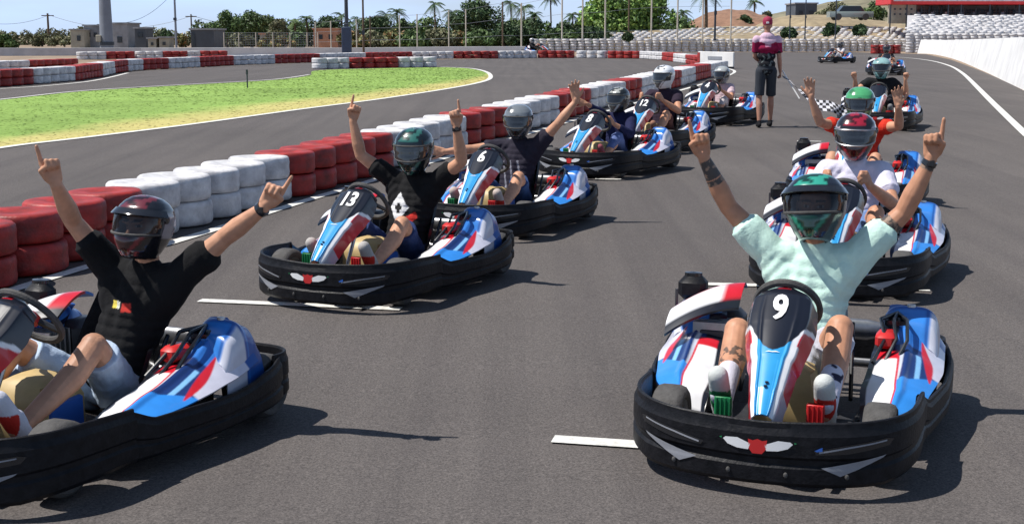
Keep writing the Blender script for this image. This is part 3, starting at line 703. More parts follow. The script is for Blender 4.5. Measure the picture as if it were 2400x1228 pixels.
    for s in (-1, 1): part('nose_bolt', MB().lathe([(.001, 0), (.008, 0), (.008, .004), (.001, .005)], tuple(nose(s*.0+.02*s, .22+.02*s)+Vector((0, -.002, .002))), 'z', 8), M['darkmetal'], nf)
    decal('signature', [(-.04, 0), (-.02, .008), (.0, .003), (.02, .010), (.045, .004), (.02, .0), (0, -.004), (-.02, .0)], M['white'], nf, 0, 3, lambda x, z, o: nose(x/.15, .47+z)+Vector((0, -.003, .003)))
    torus_wheel(k)
    def fit(x, y, z, wh=False): return (x*(.875+.065*max(0, min(1, (y+.45)/.5))), y if y < .3 else .3+(y-.3)*.60, z if (wh or z < .06) else .06+(z-.06)*1.13)
    def rec(o):
        if o.name.split('.')[0] == 'wheel': o.location = fit(*o.location, True); return
        if o.type == 'MESH' and o.matrix_basis == Matrix.Identity(4):
            for v in o.data.vertices: v.co = fit(*v.co)
            o.data.update()
        elif o.type == 'MESH': o.matrix_basis = Matrix.Translation(Vector(fit(*o.matrix_basis.translation))-o.matrix_basis.translation) @ o.matrix_basis
        for ch in o.children: rec(ch)
    for ch in k.children: rec(ch)
    return k
def copy_tree(o, parent=None, skip=()):
    c = o.copy(); C.objects.link(c); c.parent = parent
    for kx in ('label', 'category', 'group'):
        if parent is None and kx in c: del c[kx]
    for ch in o.children:
        if ch.name.split('.')[0] not in skip: copy_tree(ch, c)
    return c
def add_number(k, txt, h=.125):
    nf = [c for c in k.children if c.name.startswith('nose_fairing')][0]
    def f(x, z):
        q = nose(x/lerp(NWID, .785+z*1.5), .785+z*1.5)+Vector((0, -.0035, .0045)); return Vector((q.x*(.875+.065*max(0, min(1, (q.y+.45)/.5))), q.y, .06+(q.z-.06)*1.13))
    link('number', text_mesh(txt, h, f, M['white'], 'number', .035), nf)

# ================================================================ people (same frame as the kart)
def fingers(mb, w, d, n, t, pose, k=1.0):
    """hand at wrist w: d finger direction, n palm normal, t thumb side"""
    d, n, t = d.normalized(), n.normalized(), t.normalized()
    kn = []
    for i, o in enumerate((.030, .011, -.009, -.028)):
        e = w+(d*(.088-.004*abs(i-1))+t*o)*k; kn.append(e); mb.cap(w+t*o*.55*k+d*.012*k, .017*k, e, .0125*k, 10)
    mb.cap(w+d*.035*k+t*.012*k, .019*k, w+d*.065*k-t*.008*k, .017*k, 10)
    Ls = (.070, .078, .072, .056)
    for i, p in enumerate(kn):
        L = Ls[i]*k
        if pose == 'open': ang = (8, 14, 18); sp = (.20, .06, -.08, -.24)[i]
        elif pose == 'point' and i == 0: ang = (2, 5, 7); sp = .0
        elif pose == 'grip': ang = (62, 130, 190); sp = 0
        elif pose == 'two' and i < 2: ang = (5, 8, 12); sp = (.18, -.12)[i]
        else: ang = (78, 165, 230); sp = 0
        rr = (.0110, .0100, .0092, .0080) if pose != 'open' else (.0112, .0102, .0095, .0085)
        q = p; fr = (.46, .30, .24)
        for j in range(3):
            a = R(ang[j]); v = (d*math.cos(a)+n*math.sin(a)+t*sp).normalized(); e = q+v*L*fr[j]*1.05; mb.cap(q, rr[j]*k, e, rr[j+1]*k, 8); q = e
    b = w+(d*.022+t*.026)*k
    if pose == 'open': c1 = b+(d*.035+t*.030)*k; c2 = c1+(d*.036+t*.018)*k
    elif pose == 'grip': c1 = b+(d*.040+t*.018+n*.01)*k; c2 = c1+(d*.02+n*.03)*k
    else: c1 = b+(d*.038+t*.014+n*.020)*k; c2 = c1+(d*.016-t*.026+n*.018)*k
    mb.cap(b, .0155*k, c1, .0125*k, 8); mb.cap(c1, .0125*k, c2, .0095*k, 8)
def sph_pt(origin, d, S_, L, mode, pref=None):
    """point on the camera ray at distance L from S_; mode n = nearer the camera, f = farther"""
    dn = d.normalized(); oc = origin-S_; b = dn.dot(oc); c = oc.dot(oc)-L*L; disc = b*b-c
    if disc <= 0:
        p = origin+dn*(-b); return S_+(p-S_).normalized()*L
    s = math.sqrt(disc); return origin+dn*(-b-s if mode == 'n' else -b+s)
HELM = [(-.163, .052, .112, .050), (-.155, .066, .134, .070), (-.12, .090, .160, .092), (-.08, .110, .165, .116), (-.04, .124, .156, .136), (0, .131, .143, .147), (.04, .130, .132, .149), (.075, .120, .114, .138), (.102, .101, .090, .116), (.122, .074, .062, .086), (.134, .042, .035, .05), (.138, .006, .006, .006)]
def helm_pt(z, a, grow=0):                # a = azimuth, 0 front (-y), + towards +x
    w = lerp([(r[0], r[1]) for r in HELM], z); f = lerp([(r[0], r[2]) for r in HELM], z); b = lerp([(r[0], r[3]) for r in HELM], z)
    s, c = math.sin(a), math.cos(a); ey = (f if c > 0 else b)
    pw = .86
    x = math.copysign(abs(s)**pw, s)*(w+grow); y = -math.copysign(abs(c)**pw, c)*(ey+grow)
    if c > 0 and z < -.05: x *= 1-.30*(c**2)*min(1, (-.05-z)/.08)*.5
    return Vector((x, y, z))
def helmet_colour(acc, base, side, chin, style):
    def f(x, y, z):
        n_ = noise.noise(Vector((x*14, y*14, z*14)))*.02
        if style == 'skull': 
            if z > .02 and y < .09 and (abs(math.sin(x*60))*abs(math.sin(z*55+y*20))) < .55: return acc
        if style == 'full':
            if z > -.02 or abs(x) > .07: return acc if n_ > -.006 else tuple(c*.5 for c in acc)
        if z < -.048 and y < -.03:
            v = abs(abs(x)-(.016+(z+.145)*.70)) if z > -.145 else (.0 if z > -.153 and abs(x) < .02 else .05)
            if v < .008: return chin
            if v < .016: return tuple(c*.25 for c in chin)
            if abs(x) < .016+(z+.145)*.70: return tuple(c*.12 for c in chin)
            return base
        if z > .075 and y < .07 and abs(x+n_) < .075-.25*max(0, z-.11):
            g = noise.noise(Vector((x*26+7, y*20, z*30)))
            return acc if g > -.12 else tuple(c*.12 for c in acc)
        if abs(x) > .098 and -.06 < z < .045+n_*2: return side
        if abs(x) > .085 and abs(z-.055+abs(y)*.2+n_) < .008: return side
        return base
    return f
def make_helmet(parent, hc, tilt, colf, visor='open', seg=64, rim_m=None, k=1.0):
    # shell with an eye port cut out of the front
    zs = []; z = -.163
    while z < .1379: zs.append(z); z += .0085 if z < .11 else .0045
    zs.append(.138)
    port = lambda z, a: (-.040-.014*math.cos(a*1.2) < z < .034+.012*math.cos(a)) and abs(a) < R(74)
    vs = []; fs = []; nz_ = len(zs)
    for zz_ in zs:
        for j in range(seg): vs.append(helm_pt(zz_, -math.pi+2*math.pi*j/seg))
    for i in range(nz_-1):
        for j in range(seg):
            am = -math.pi+2*math.pi*(j+.5)/seg; zm = (zs[i]+zs[i+1])/2
            if port(zm, am): continue
            fs.append((i*seg+j, i*seg+(j+1) % seg, (i+1)*seg+(j+1) % seg, (i+1)*seg+j))
    mb = MB().add(vs, fs); me = mb.mesh('shell', M['helmet'], True, 70); paint(me, colf)
    h = link('helmet', me, parent)
    sm = h.modifiers.new('s', 'SOLIDIFY'); sm.thickness = .016; sm.offset = -1 if me.polygons[0].normal.dot(me.polygons[0].center) > 0 else 1
    h.location = hc; h.rotation_euler = (tilt[0], tilt[1], tilt[2]); h.scale = (k,)*3
    # rubber edge round the port
    n = 48; pts = []
    A = R(74)
    for i in range(n//2+1): a = -A+2*A*i/(n//2); pts.append(helm_pt(.034+.012*math.cos(a), a, .003))
    for i in range(n//2+1): a = A-2*A*i/(n//2); pts.append(helm_pt(-.040-.014*math.cos(a*1.2), a, .003))
    pts.append(pts[0]); part('port_seal', MB().tube(pts, .0065, 6, cap=False), rim_m or M['rubber'], h)
    part('lining', MB().lathe([(.060, -.12), (.085, -.06), (.092, 0), (.088, .045), (.07, .09), (.001, .11)], (0, .038, 0), 'z', 20), M['lining'], h)
    lo, hi = (-.056, .050) if visor == 'shut' else (.040, .070)
    if visor == 'open': vf = lambda u, v: helm_pt(lo+(hi-lo)*v, R(80)*(2*u-1), .010+.010*(1-v))
    else: vf = lambda u, v: helm_pt(lo+(hi-lo)*v, R(80)*(2*u-1), .005)
    grid('visor', vf, 30, 10, M['visor'], None, h, thick=.003)
    if visor == 'open': grid('face_dimmer', lambda u, v: helm_pt(-.056+.106*v, R(78)*(2*u-1), .0035), 30, 10, M['facedim'], None, h, thick=.002)  # extra dark sheet added over the open port to shade the face
    for s in (-1, 1): 
        q = helm_pt(.03, s*R(80), .004); part('visor_pivot', MB().lathe([(.001, -.006), (.02, -.006), (.018, .008), (.001, .010)], q, 'x', 14), M['blacksmooth'], h)
    return h
def build_person(p):
    """p: dict of pose and clothing. returns the person root"""
    sc = p.get('sc', 1); root = empty('person', p['loc'], p['rz'], sc)
    Mw = Matrix.Translation(p['loc']) @ Matrix.Rotation(p['rz'], 4, 'Z') @ Matrix.Scale(sc, 4); Mi = Mw.inverted()
    near = p.get('voxel', .008); toLocalDir = lambda v: (Mi.to_3x3() @ v).normalized()
    J = dict(pel=Vector((0, .14, .165)), waist=Vector((0, .19, .34)), chest=Vector((0, .235, .52)), neck=Vector((0, .245, .70)), head=Vector((0, .215, .905)))
    lean = p.get('lean', 0)          # sideways lean of the trunk, metres at the neck
    for kx, w in (('waist', .3), ('chest', .7), ('neck', 1), ('head', 1.15)): J[kx].x += lean*w
    if 'headoff' in p: J['head'] += Vector(p['headoff'])
    body = MB(); cam0 = Vector((0, 0, CAMH))
    arms = {}
    for s, key in ((-1, 'R'), (1, 'L')):
        A = p['arms'][key]; sh = Vector((s*.175+lean, .245, .66))
        if A == 'wheel':
            el = Vector((s*.285+lean*.5, -.01, .47)); wr = Vector((s*.150, -.225, .61)); hd = Vector((-s*.15, -.5, .45)); pn = Vector((-s*.8, -.5, -.2)); th = Vector((0, .3, 1)); pose = 'grip'
        elif A == 'lap':
            el = Vector((s*.27, .10, .37)); wr = Vector((s*.17, -.11, .40)); hd = Vector((-s*.2, -1, .0)); pn = Vector((0, 0, -1)); th = Vector((-s, 0, 0)); pose = 'grip'
        else:
            sh = Vector((s*.178+lean, .245, .68)) if A.get('up', True) else sh
            shw = Mw @ sh; ew = sph_pt(cam0, ray(*A['e']), shw, .285*sc, A.get('me', 'n')); ww = sph_pt(cam0, ray(*A['w']), ew, .250*sc, A.get('mw', 'n'))
            dpt = ww.y; tw = at(A['t'][0], A['t'][1], dpt-.01*sc)
            el, wr = Mi @ ew, Mi @ ww; hd = toLocalDir(tw-ww); view = toLocalDir(ww-cam0)
            pn = (-view*A.get('palm', 1)); pn = (pn-hd*pn.dot(hd)).normalized(); th = hd.cross(pn)*(1 if s > 0 else -1)*(1 if A.get('palm', 1) > 0 else 1); pose = A.get('pose', 'point')
            if A.get('flip'): th = -th
        arms[key] = (sh, el, wr)
        mid = el+(wr-el)*.35
        body.cap(sh+(J['neck']-sh)*.35, .052, sh, .058); body.cap(sh, .056, sh+(el-sh)*.45, .052); body.cap(sh+(el-sh)*.45, .052, el, .040)
        body.cap(el, .041, mid, .044); body.cap(mid, .044, wr, .0265)
        body.cap(wr-(wr-mid)*.1, .027, wr+hd*.02, .026)
        fingers(body, wr+hd*.012, hd, pn, th, pose, 1.06)
        # legs
        hip = Vector((s*.095, .10, .17)); kn = Vector(p['knees'][0 if s < 0 else 1]) if 'knees' in p else Vector((s*.19, -.20, .435)); an = Vector((s*.200, -.605, .215))
        if 'knees' in p: kn = Vector(kn)
        body.cap(hip, .088, hip+(kn-hip)*.55, .072); body.cap(hip+(kn-hip)*.55, .072, kn, .056)
        cm = kn+(an-kn)*.35+Vector((0, .018, -.018)); body.cap(kn, .054, cm, .056); body.cap(cm, .056, an, .035)
        body.cap(an, .034, an+Vector((0, -.03, .0)), .03)
        p.setdefault('_leg', {})[key] = (hip, kn, an)
    ee = lambda a, b, n=4: None
    for a, b, ra, rb in (('pel', 'waist', (.155, .115), (.135, .10)), ('waist', 'chest', (.135, .10), (.155, .112)), ('chest', 'neck', (.155, .112), (.075, .065))):
        for k_ in range(4):
            t = k_/3; c = J[a].lerp(J[b], t); body.ell(c, (ra[0]+(rb[0]-ra[0])*t, ra[1]+(rb[1]-ra[1])*t, .075))
    body.cap(J['neck']-Vector((0, 0, .02)), .056, J['head']+Vector((0, .02, -.06)), .052)
    H = J['head']; body.ell(H+Vector((0, .010, .005)), (.074, .092, .105)); body.ell(H+Vector((0, -.032, -.045)), (.058, .058, .062))
    if p.get('face', True):
        body.cap(H+Vector((0, -.088, .005)), .009, H+Vector((0, -.108, -.028)), .0135, 8)
        body.cap(H+Vector((-.045, -.074, .028)), .011, H+Vector((-.012, -.090, .022)), .009, 8); body.cap(H+Vector((.045, -.074, .028)), .011, H+Vector((.012, -.090, .022)), .009, 8)
        body.cap(H+Vector((-.018, -.088, -.052)), .008, H+Vector((.018, -.088, -.052)), .008, 8)
        for s in (-1, 1): body.ell(H+Vector((s*.076, .012, -.005)), (.010, .020, .030))
    me = fuse(body, near, M['skin'], 3)
    sk = p.get('skin', (.50, .27, .175)); tats = p.get('tattoos', [])
    fa = {k_: arms[k_] for k_ in arms}
    def skc(x, y, z):
        P = Vector((x, y, z)); q = P-H
        c = sk
        if abs(q.x) < .06 and q.y < -.06:
            if abs(q.z+.052) < .007 and abs(q.x) < .024: return (.30, .09, .07)
            for s in (-1, 1):
                if (q.x-s*.031)**2/.014**2+(q.z-.008)**2/.007**2 < 1: return (.03, .02, .018) if abs(q.x-s*.031) < .006 else (.55, .5, .47)
                if abs(q.x-s*.032) < .02 and abs(q.z-.031) < .0045: return (.05, .03, .02)
            if q.z < -.04: return tuple(v*.75 for v in sk)
        for (arm, t0, t1, amt) in tats:
            sh, el, wr = fa[arm]; a_, b_ = (sh, el) if t1 <= 1 else (el, wr); o_ = 0 if t1 <= 1 else 1
            ab = b_-a_; t = (P-a_).dot(ab)/ab.dot(ab)+o_
            if t0 < t < t1 and ((P-a_)-ab*(t-o_)).length < .085:
                n_ = noise.noise(P*38)+noise.noise(P*90)*.6
                if n_ > -.25+amt: return (.07, .06, .055)
                return (.26, .17, .12)
        if p.get('legtat'):
            hip_, kn_, an_ = p['_leg'][p['legtat']]; ab = an_-kn_; t = (P-kn_).dot(ab)/ab.dot(ab)
            if .30 < t < .75 and ((P-kn_)-ab*t).length < .09 and noise.noise(P*34)+.5*noise.noise(P*80) > .12: return (.12, .075, .055)
        v = 1+.16*noise.noise(P*9)+.10*noise.noise(P*45); return (sk[0]*v, sk[1]*v, sk[2]*v)
    paint(me, skc); bo = link('body', me, root)
    # shirt
    sh_ = MB(); g = .018
    for a, b, ra, rb in (('pel', 'waist', (.165, .125), (.158, .120)), ('waist', 'chest', (.158, .120), (.172, .126)), ('chest', 'neck', (.172, .126), (.085, .075))):
        for k_ in range(5):
            t = k_/4; c = J[a].lerp(J[b], t); sh_.ell(c+(Vector((0, 0, .06)) if a == 'pel' and k_ < 2 else Vector()), (ra[0]+(rb[0]-ra[0])*t+.004, ra[1]+(rb[1]-ra[1])*t, .075))
    sl_ = p.get('sleeve', .55)
    for key, s in (('R', -1), ('L', 1)):
        s0, el, wr = arms[key]
        sh_.cap(s0+(J['neck']-s0)*.45-Vector((0, 0, .015)), .066, s0, .075); sh_.cap(J['chest']+Vector((s*.09, 0, .03)), .095, s0-Vector((0, 0, .01)), .074)
        # open cuff, a little wider than the arm
        e_ = s0+(el-s0)*min(sl_, 1); ax = (el-s0).normalized(); sh_.cap(s0, .076, e_-ax*.03, .062+.012*(sl_ < .9)); 
        sh_.tube([e_-ax*.06, e_+ax*.004], [.066+.006*(sl_ < .9)]*2, 16)
        if sl_ > 1: sh_.cap(el, .056, el+(wr-el)*(sl_-1), .042)
    me = fuse(sh_, max(near, .0065), M['cloth'], 4)
    nrm_ = np.empty(len(me.vertices)*3); me.vertices.foreach_get('normal', nrm_); nrm_ = nrm_.reshape(-1, 3); new = []
    for vi, v in enumerate(me.vertices):           # folds radiating from shoulders and gathering at the waist
        q = v.co.copy(); nn = Vector(nrm_[vi])
        f = noise.noise(Vector((q.x*9+3, q.y*9, q.z*4.5)))*.010+noise.noise(Vector((q.x*24, q.y*24, q.z*10)))*.005
        wz = max(0, 1-abs(q.z-.24)/.12); f += math.sin(q.z*85+q.x*26+noise.noise(q*7)*4)*.004*wz
        ac = max(0, 1-((q-Vector((math.copysign(.13, q.x), .2, .60))).length)/.15); f += math.sin((q.z+abs(q.x)*1.2)*75+noise.noise(q*6)*3)*.004*ac
        new.append(q+nn*f)
    me.vertices.foreach_set('co', np.array(new).ravel()); me.update()
    base = p.get('shirt', (.01, .01, .012)); pr = p.get('print')
    def shc(x, y, z):
        if pr and y < J['chest'].y-.02:
            c = pr(x-lean*.6, z)
            if c: return c
        k_ = p.get('sleevecol')
        if k_ and abs(x) > .16: return k_
        return base
    paint(me, shc); link('shirt', me, root)
    # shorts or trousers
    lg = MB(); shl = p.get('short', .82)
    for k_ in range(4):
        t = k_/3; lg.ell(J['pel'].lerp(J['waist'], t*.45), (.172, .128, .07))
    for key in ('R', 'L'):
        hip, kn, an = p['_leg'][key]; e_ = hip+(kn-hip)*min(1, shl); ax = (kn-hip).normalized()
        lg.cap(hip, .104, e_-ax*.05, .083); lg.tube([e_-ax*.12, e_+ax*.01], [.088, .084], 16)
        if shl > 1: lg.cap(kn, .072, kn+(an-kn)*(shl-1), .052)
    me = fuse(lg, max(near, .0065), M['cloth'], 3)
    nrm_ = np.empty(len(me.vertices)*3); me.vertices.foreach_get('normal', nrm_); nrm_ = nrm_.reshape(-1, 3)
    me.vertices.foreach_set('co', np.array([v.co+Vector(nrm_[i])*(noise.noise(v.co*11)*.008+noise.noise(v.co*28)*.004) for i, v in enumerate(me.vertices)]).ravel()); me.update()
    sc_ = p.get('shorts', (.02, .03, .07)); paint(me, lambda x, y, z: sc_); link('shorts' if shl < 1 else 'trousers', me, root)
    # socks and shoes
    for key, s in (('R', -1), ('L', 1)):
        hip, kn, an = p['_leg'][key]
        if p.get('socks'):
            mb = MB().cap(an+(kn-an)*.42, .046, an, .040).cap(an, .041, an+Vector((0, -.06, .05)), .038); me = fuse(mb, max(near, .006), M['cloth'], 2)
            so_ = p['socks']; paint(me, (lambda x, y, z: (.03, .03, .06) if noise.noise(Vector((x*35, y*35, z*35))) > .28 else so_) if s > 0 else (lambda x, y, z: so_)); link('sock', me, root)
        a0 = an+Vector((0, .025, -.055)); a1 = an+Vector((0, -.105, .135)); dirf = (a1-a0).normalized()
        mb = MB().cap(a0, .038, a0+dirf*.09, .043).cap(a0+dirf*.09, .043, a1, .040).cap(an+Vector((0, .0, -.01)), .044, a0+dirf*.10+Vector((0, .012, .02)), .034)
        me = fuse(mb, max(near, .006), M['cloth'], 2); hc_ = p.get('shoes', (.6, .6, .6)); nn = Vector((0, -dirf.z, dirf.y)); 
        c0 = a0+dirf*.1
        def shoc(x, y, z):
            q = Vector((x, y, z))-c0; dd = q.dot(nn)
            return ((.50, .03, .02) if s > 0 else (.02, .16, .06)) if (q.y < -.012 and q.z < .045+.01*noise.noise(q*40)) else hc_
        paint(me, shoc); link('shoe', me, root)
    # helmet
    hp = p['helmet']; tl = hp.get('tilt', (0, 0, 0))
    make_helmet(root, H+Vector((0, .005, .005)), tl, hp['col'], hp.get('visor', 'shut'), rim_m=hp.get('rim'), k=hp.get('k', 1.0))
    for (key, cmat) in p.get('bands', []):
        sh0, el, wr = arms[key]; ax = (wr-el).normalized(); c = wr-ax*.012
        mb = MB(); u1 = ax.cross(Vector((0, 0, 1))).normalized(); u2 = ax.cross(u1); rs = []
        for h_, r_ in ((-.012, .027), (-.011, .033), (.011, .033), (.012, .027)): rs.append([c+ax*h_+(u1*math.cos(t)+u2*math.sin(t))*r_ for t in [k_*2*math.pi/20 for k_ in range(20)]])
        part('wristband', mb.rings(rs), cmat, root)
        part('watch_face', MB().box(c+Mi.to_3x3().normalized()@Vector((0, -.034, 0)), (.026, .010, .026), bev=.003), M['blacksmooth'], root)
    return root
def place(px, py, hh):       # world point on the ground under a head seen at px,py whose centre is hh above the ground
    q = gp(px, py, hh); return Vector((q.x, q.y, zg(q.y)))
# ================================================================ the grid of karts and drivers
kart0 = make_kart()
HC = helmet_colour
nav = (.012, .016, .026)
def chest_l1(x, z):
    if abs(z-.555) < .018 and .0 < x-.02 < .10: return (.5, .04, .03) if x < .07 else None
    if abs(z-.56) < .015 and -.045 < x < .01: return (.75, .6, .1) if x < -.02 else (.6, .6, .5)
def chest_l2(x, z):
    a, b = x+.045, z-.50
    if abs(a)*1.1+abs(b)*.8 < .085: 
        return (.02, .02, .02) if (abs(a) < .012 and abs(b) < .035) or (abs(b) < .014 and abs(a) < .03) else (.75, .75, .75)
    if abs(x-.055+(z-.42)*.3) < .05 and abs(z-.43-.5*(x-.05)) < .028: return (.6, .04, .03)
def chest_l3(x, z):
    if math.sin(x*90+z*20) > .7 and -.1 < x < .1 and .3 < z < .55: return (.22, .22, .26)
def chest_r4(x, z):
    if abs(x-.02) < .07 and abs(z-.55) < .05 and math.sin(x*70)*math.sin(z*60) > -.5: return (.5, .5, .42)
    if abs(x+.02) < .025 and abs(z-.36) < .05 and math.sin(x*180)*math.sin(z*90) > -.2: return (.6, .6, .55)
skin1 = (.50, .245, .145); skin2 = (.55, .285, .175)
A = lambda e, w, t, **k: dict(e=e, w=w, t=t, **k)
folk = [
 dict(num='9', legtat='R', head=(1911, 487), hh=.935, a=19, voxel=.0046, lean=.035, skin=skin1,
      arms=dict(R=A((1703, 480), (1650, 372), (1633, 283)), L=A((2133, 484), (2181, 376), (2196, 262))), tattoos=[('R', 1.62, 1.97, -.15), ('R', 1.50, 1.60, .2), ('L', .45, .82, .1), ('L', 1.84, 1.95, .25)], bands=[('L', M['blacksmooth'])],
      knees=[(-.215, -.20, .42), (.205, -.22, .465)], shirt=(.56, .78, .68), shorts=(.50, .52, .60), short=.72, socks=(.62, .60, .68), shoes=(.55, .57, .55), sleeve=.62,
      helmet=dict(col=HC((.03, .30, .22), nav, (.13, .14, .17), (.015, .20, .13), 'a'), visor='open', k=1.0, tilt=(R(-14), R(-4), R(-4))),
      kl='racing kart number 9 at front right, its whole nose and front bumper facing the picture', pl='driver in a mint green shirt with both tattooed arms raised, in kart 9'),
 dict(num='7', head=(337, 533), hh=.89, a=24, voxel=.0048, lean=.15, skin=skin2,
      arms=dict(R=A((172, 520), (132, 434), (113, 371)), L=A((527, 556), (618, 487), (664, 412))), bands=[('L', M['blacksmooth'])],
      knees=[(-.20, -.20, .42), (.20, -.17, .45)], shirt=(.009, .009, .010), print=chest_l1, shorts=(.42, .52, .66), short=.80, socks=None, shoes=(.6, .6, .66), sleeve=.62,
      helmet=dict(col=HC((.13, .02, .03), (.010, .011, .015), (.22, .22, .25), (.16, .015, .02), 'a'), visor='open', k=.93, tilt=(R(-10), R(3), R(6))),
      kl='racing kart cut by the left border, blue rear cover and front wheel showing', pl='driver in black shirt and light denim shorts, arms spread, at far left'),
 dict(num='13', head=(970, 352), hh=.878, a=25, voxel=.0055, lean=.05, skin=skin2,
      arms=dict(R=A((842, 362), (827, 284), (838, 232)), L=A((1082, 378), (1070, 298), (1063, 237))), bands=[('L', M['blacksmooth'])],
      shirt=(.010, .010, .011), print=chest_l2, shorts=(.03, .05, .14), short=.80, shoes=(.42, .40, .38), sleeve=.55,
      helmet=dict(col=HC((.03, .13, .11), (.008, .014, .018), (.03, .10, .09), (.03, .12, .10), 'a'), visor='shut', k=1.03, tilt=(R(10), 0, R(10))),
      kl='racing kart number 13, second in the left row', pl='driver in a black shirt with a white badge, both forefingers up, in kart 13'),
 dict(num='6', head=(1215, 284), hh=.87, a=22, voxel=.0065, skin=skin2, lean=.02,
      arms=dict(R=A((1105, 350), (1045, 356), (1010, 352), pose='open', up=False), L=A((1308, 290), (1350, 238), (1345, 196), pose='open')),
      shirt=(.025, .022, .035), print=chest_l3, shorts=(.04, .08, .20), shoes=(.5, .42, .38), sleeve=.5,
      helmet=dict(col=HC((.16, .18, .20), (.03, .035, .04), (.06, .07, .08), (.05, .06, .07), 'full'), visor='shut', k=1.0, tilt=(R(6), 0, R(12))),
      kl='racing kart number 6, third in the left row', pl='driver in a dark striped shirt, grey helmet, one arm held straight out'),
 dict(num='8', head=(1449, 234), hh=.80, a=30, voxel=.008, skin=skin1,
      arms=dict(R=A((1402, 262), (1375, 244), (1352, 236), pose='open', up=False), L='wheel'),
      shirt=(.015, .018, .06), shorts=(.10, .14, .30), short=1.5, shoes=(.3, .08, .10), sleeve=1.6,
      helmet=dict(col=HC((.35, .36, .34), (.015, .018, .018), (.10, .12, .12), (.5, .5, .48), 'a'), visor='shut', k=1.1),
      kl='racing kart fourth in the left row, carrying the small driver in navy', pl='small driver in navy with a black helmet, in the fourth kart of the left row'),
 dict(num='12', head=(1556, 180), hh=.94, a=26, voxel=.009, skin=skin1,
      arms=dict(R='wheel', L='wheel'), shirt=(.03, .02, .035), shorts=(.14, .06, .05), shoes=(.3, .15, .1), sleeve=.5,
      helmet=dict(col=HC((.75, .76, .78), (.72, .74, .76), (.7, .7, .7), (.6, .6, .6), 'a'), visor='shut', k=1.0, tilt=(R(4), 0, R(-14))),
      kl='racing kart half hidden behind the small driver in navy', pl='driver with the white helmet and dark visor, gripping the wheel'),
 dict(num='4', head=(1692, 176), hh=.77, a=27, voxel=.010, skin=skin1,
      arms=dict(R='wheel', L='wheel'), shirt=(.55, .42, .46), shorts=(.5, .45, .45), shoes=(.3, .3, .3), sleeve=.6, short=1.4,
      helmet=dict(col=HC((.35, .37, .37), (.10, .13, .13), (.25, .28, .28), (.1, .1, .1), 'full'), visor='shut', k=1.15),
      kl='racing kart last in the left row, near the tip of the tyre barrier', pl='small driver in a pale pink shirt, in the last kart of the left row'),
 dict(num='3', head=(2005, 318), hh=.95, a=20, voxel=.0065, skin=skin1,
      arms=dict(R='wheel', L='wheel'), shirt=(.62, .60, .72), shorts=(.15, .25, .50), shoes=(.3, .3, .3), sleeve=.6,
      helmet=dict(col=HC((.30, .012, .03), (.012, .012, .016), (.40, .34, .37), (.35, .02, .03), 'a'), visor='shut', k=1.02, tilt=(R(6), 0, R(4)), rim=M['steel']),
      kl='racing kart directly behind kart 9 on the right', pl='driver in white with a black and red helmet, directly behind kart 9'),
 dict(num='11', head=(2015, 243), hh=.94, a=19, voxel=.0065, skin=(.52, .27, .17),
      arms=dict(R=A((1922, 288), (1901, 230), (1897, 180), pose='open'), L=A((2107, 296), (2106, 252), (2101, 198), pose='open')),
      shirt=(.60, .035, .018), shorts=(.02, .02, .03), shoes=(.3, .3, .3), sleeve=.5,
      helmet=dict(col=HC((.07, .34, .14), (.03, .18, .08), (.04, .22, .09), (.2, .35, .2), 'full'), visor='shut', k=1.02, tilt=(R(6), 0, 0)),
      kl='racing kart carrying the driver in orange, third in the right row', pl='driver in orange with a bright green helmet and open palms raised'),
 dict(num='10', head=(2066, 160), hh=.92, a=18, voxel=.010, skin=skin2,
      arms=dict(R=A((2006, 212), (2004, 186), (2001, 168), pose='fist'), L=A((2124, 222), (2122, 188), (2124, 168), pose='fist')),
      shirt=(.012, .013, .015), print=chest_r4, shorts=(.015, .015, .02), shoes=(.2, .2, .2), sleeve=.5, short=1.5,
      helmet=dict(col=HC((.25, .42, .42), (.12, .33, .33), (.10, .30, .32), (.2, .4, .4), 'full'), visor='shut', k=1.1),
      kl='racing kart fourth in the right row, beside the checkered flag', pl='driver in black with a teal helmet and both fists up, behind the driver in orange'),
 dict(num='2', head=(2078, 115), hh=.86, a=14, voxel=.014, skin=skin1,
      arms=dict(R='wheel', L='wheel'), shirt=(.02, .02, .025), shorts=(.02, .02, .03), shoes=(.2, .2, .2), sleeve=.5,
      helmet=dict(col=HC((.10, .05, .05), (.03, .02, .025), (.05, .03, .03), (.1, .05, .05), 'a'), visor='shut'),
      kl='distant racing kart in front of the small red tyre block', pl='distant driver all in dark clothes before the red tyre block'),
 dict(num='1', head=(1970, 106), hh=.86, a=52, voxel=.016, skin=skin1,
      arms=dict(R='wheel', L='wheel'), shirt=(.55, .53, .56), shorts=(.4, .4, .42), shoes=(.2, .2, .2), sleeve=.6, short=1.5,
      helmet=dict(col=HC((.06, .05, .05), (.03, .025, .03), (.05, .03, .03), (.1, .05, .05), 'a'), visor='shut'),
      kl='farthest racing kart, turned side on before the white tyre wall', pl='distant driver in a white shirt in the kart before the white tyre wall'),
 dict(num='5', head=(1247, 84), hh=.86, a=-60, voxel=.016, skin=skin1, lean=-.02,
      arms=dict(R='wheel', L='wheel'), shirt=(.015, .015, .02), shorts=(.02, .02, .02), shoes=(.2, .2, .2), sleeve=1.6, short=1.5,
      helmet=dict(col=HC((.4, .4, .42), (.30, .30, .32), (.3, .3, .3), (.3, .3, .3), 'full'), visor='shut', k=1.1),
      kl='racing kart passing beyond the far barrier, mostly hidden', pl='driver in black with a pale helmet beyond the far tyre blocks'),
]
FIX5 = None
karts = []
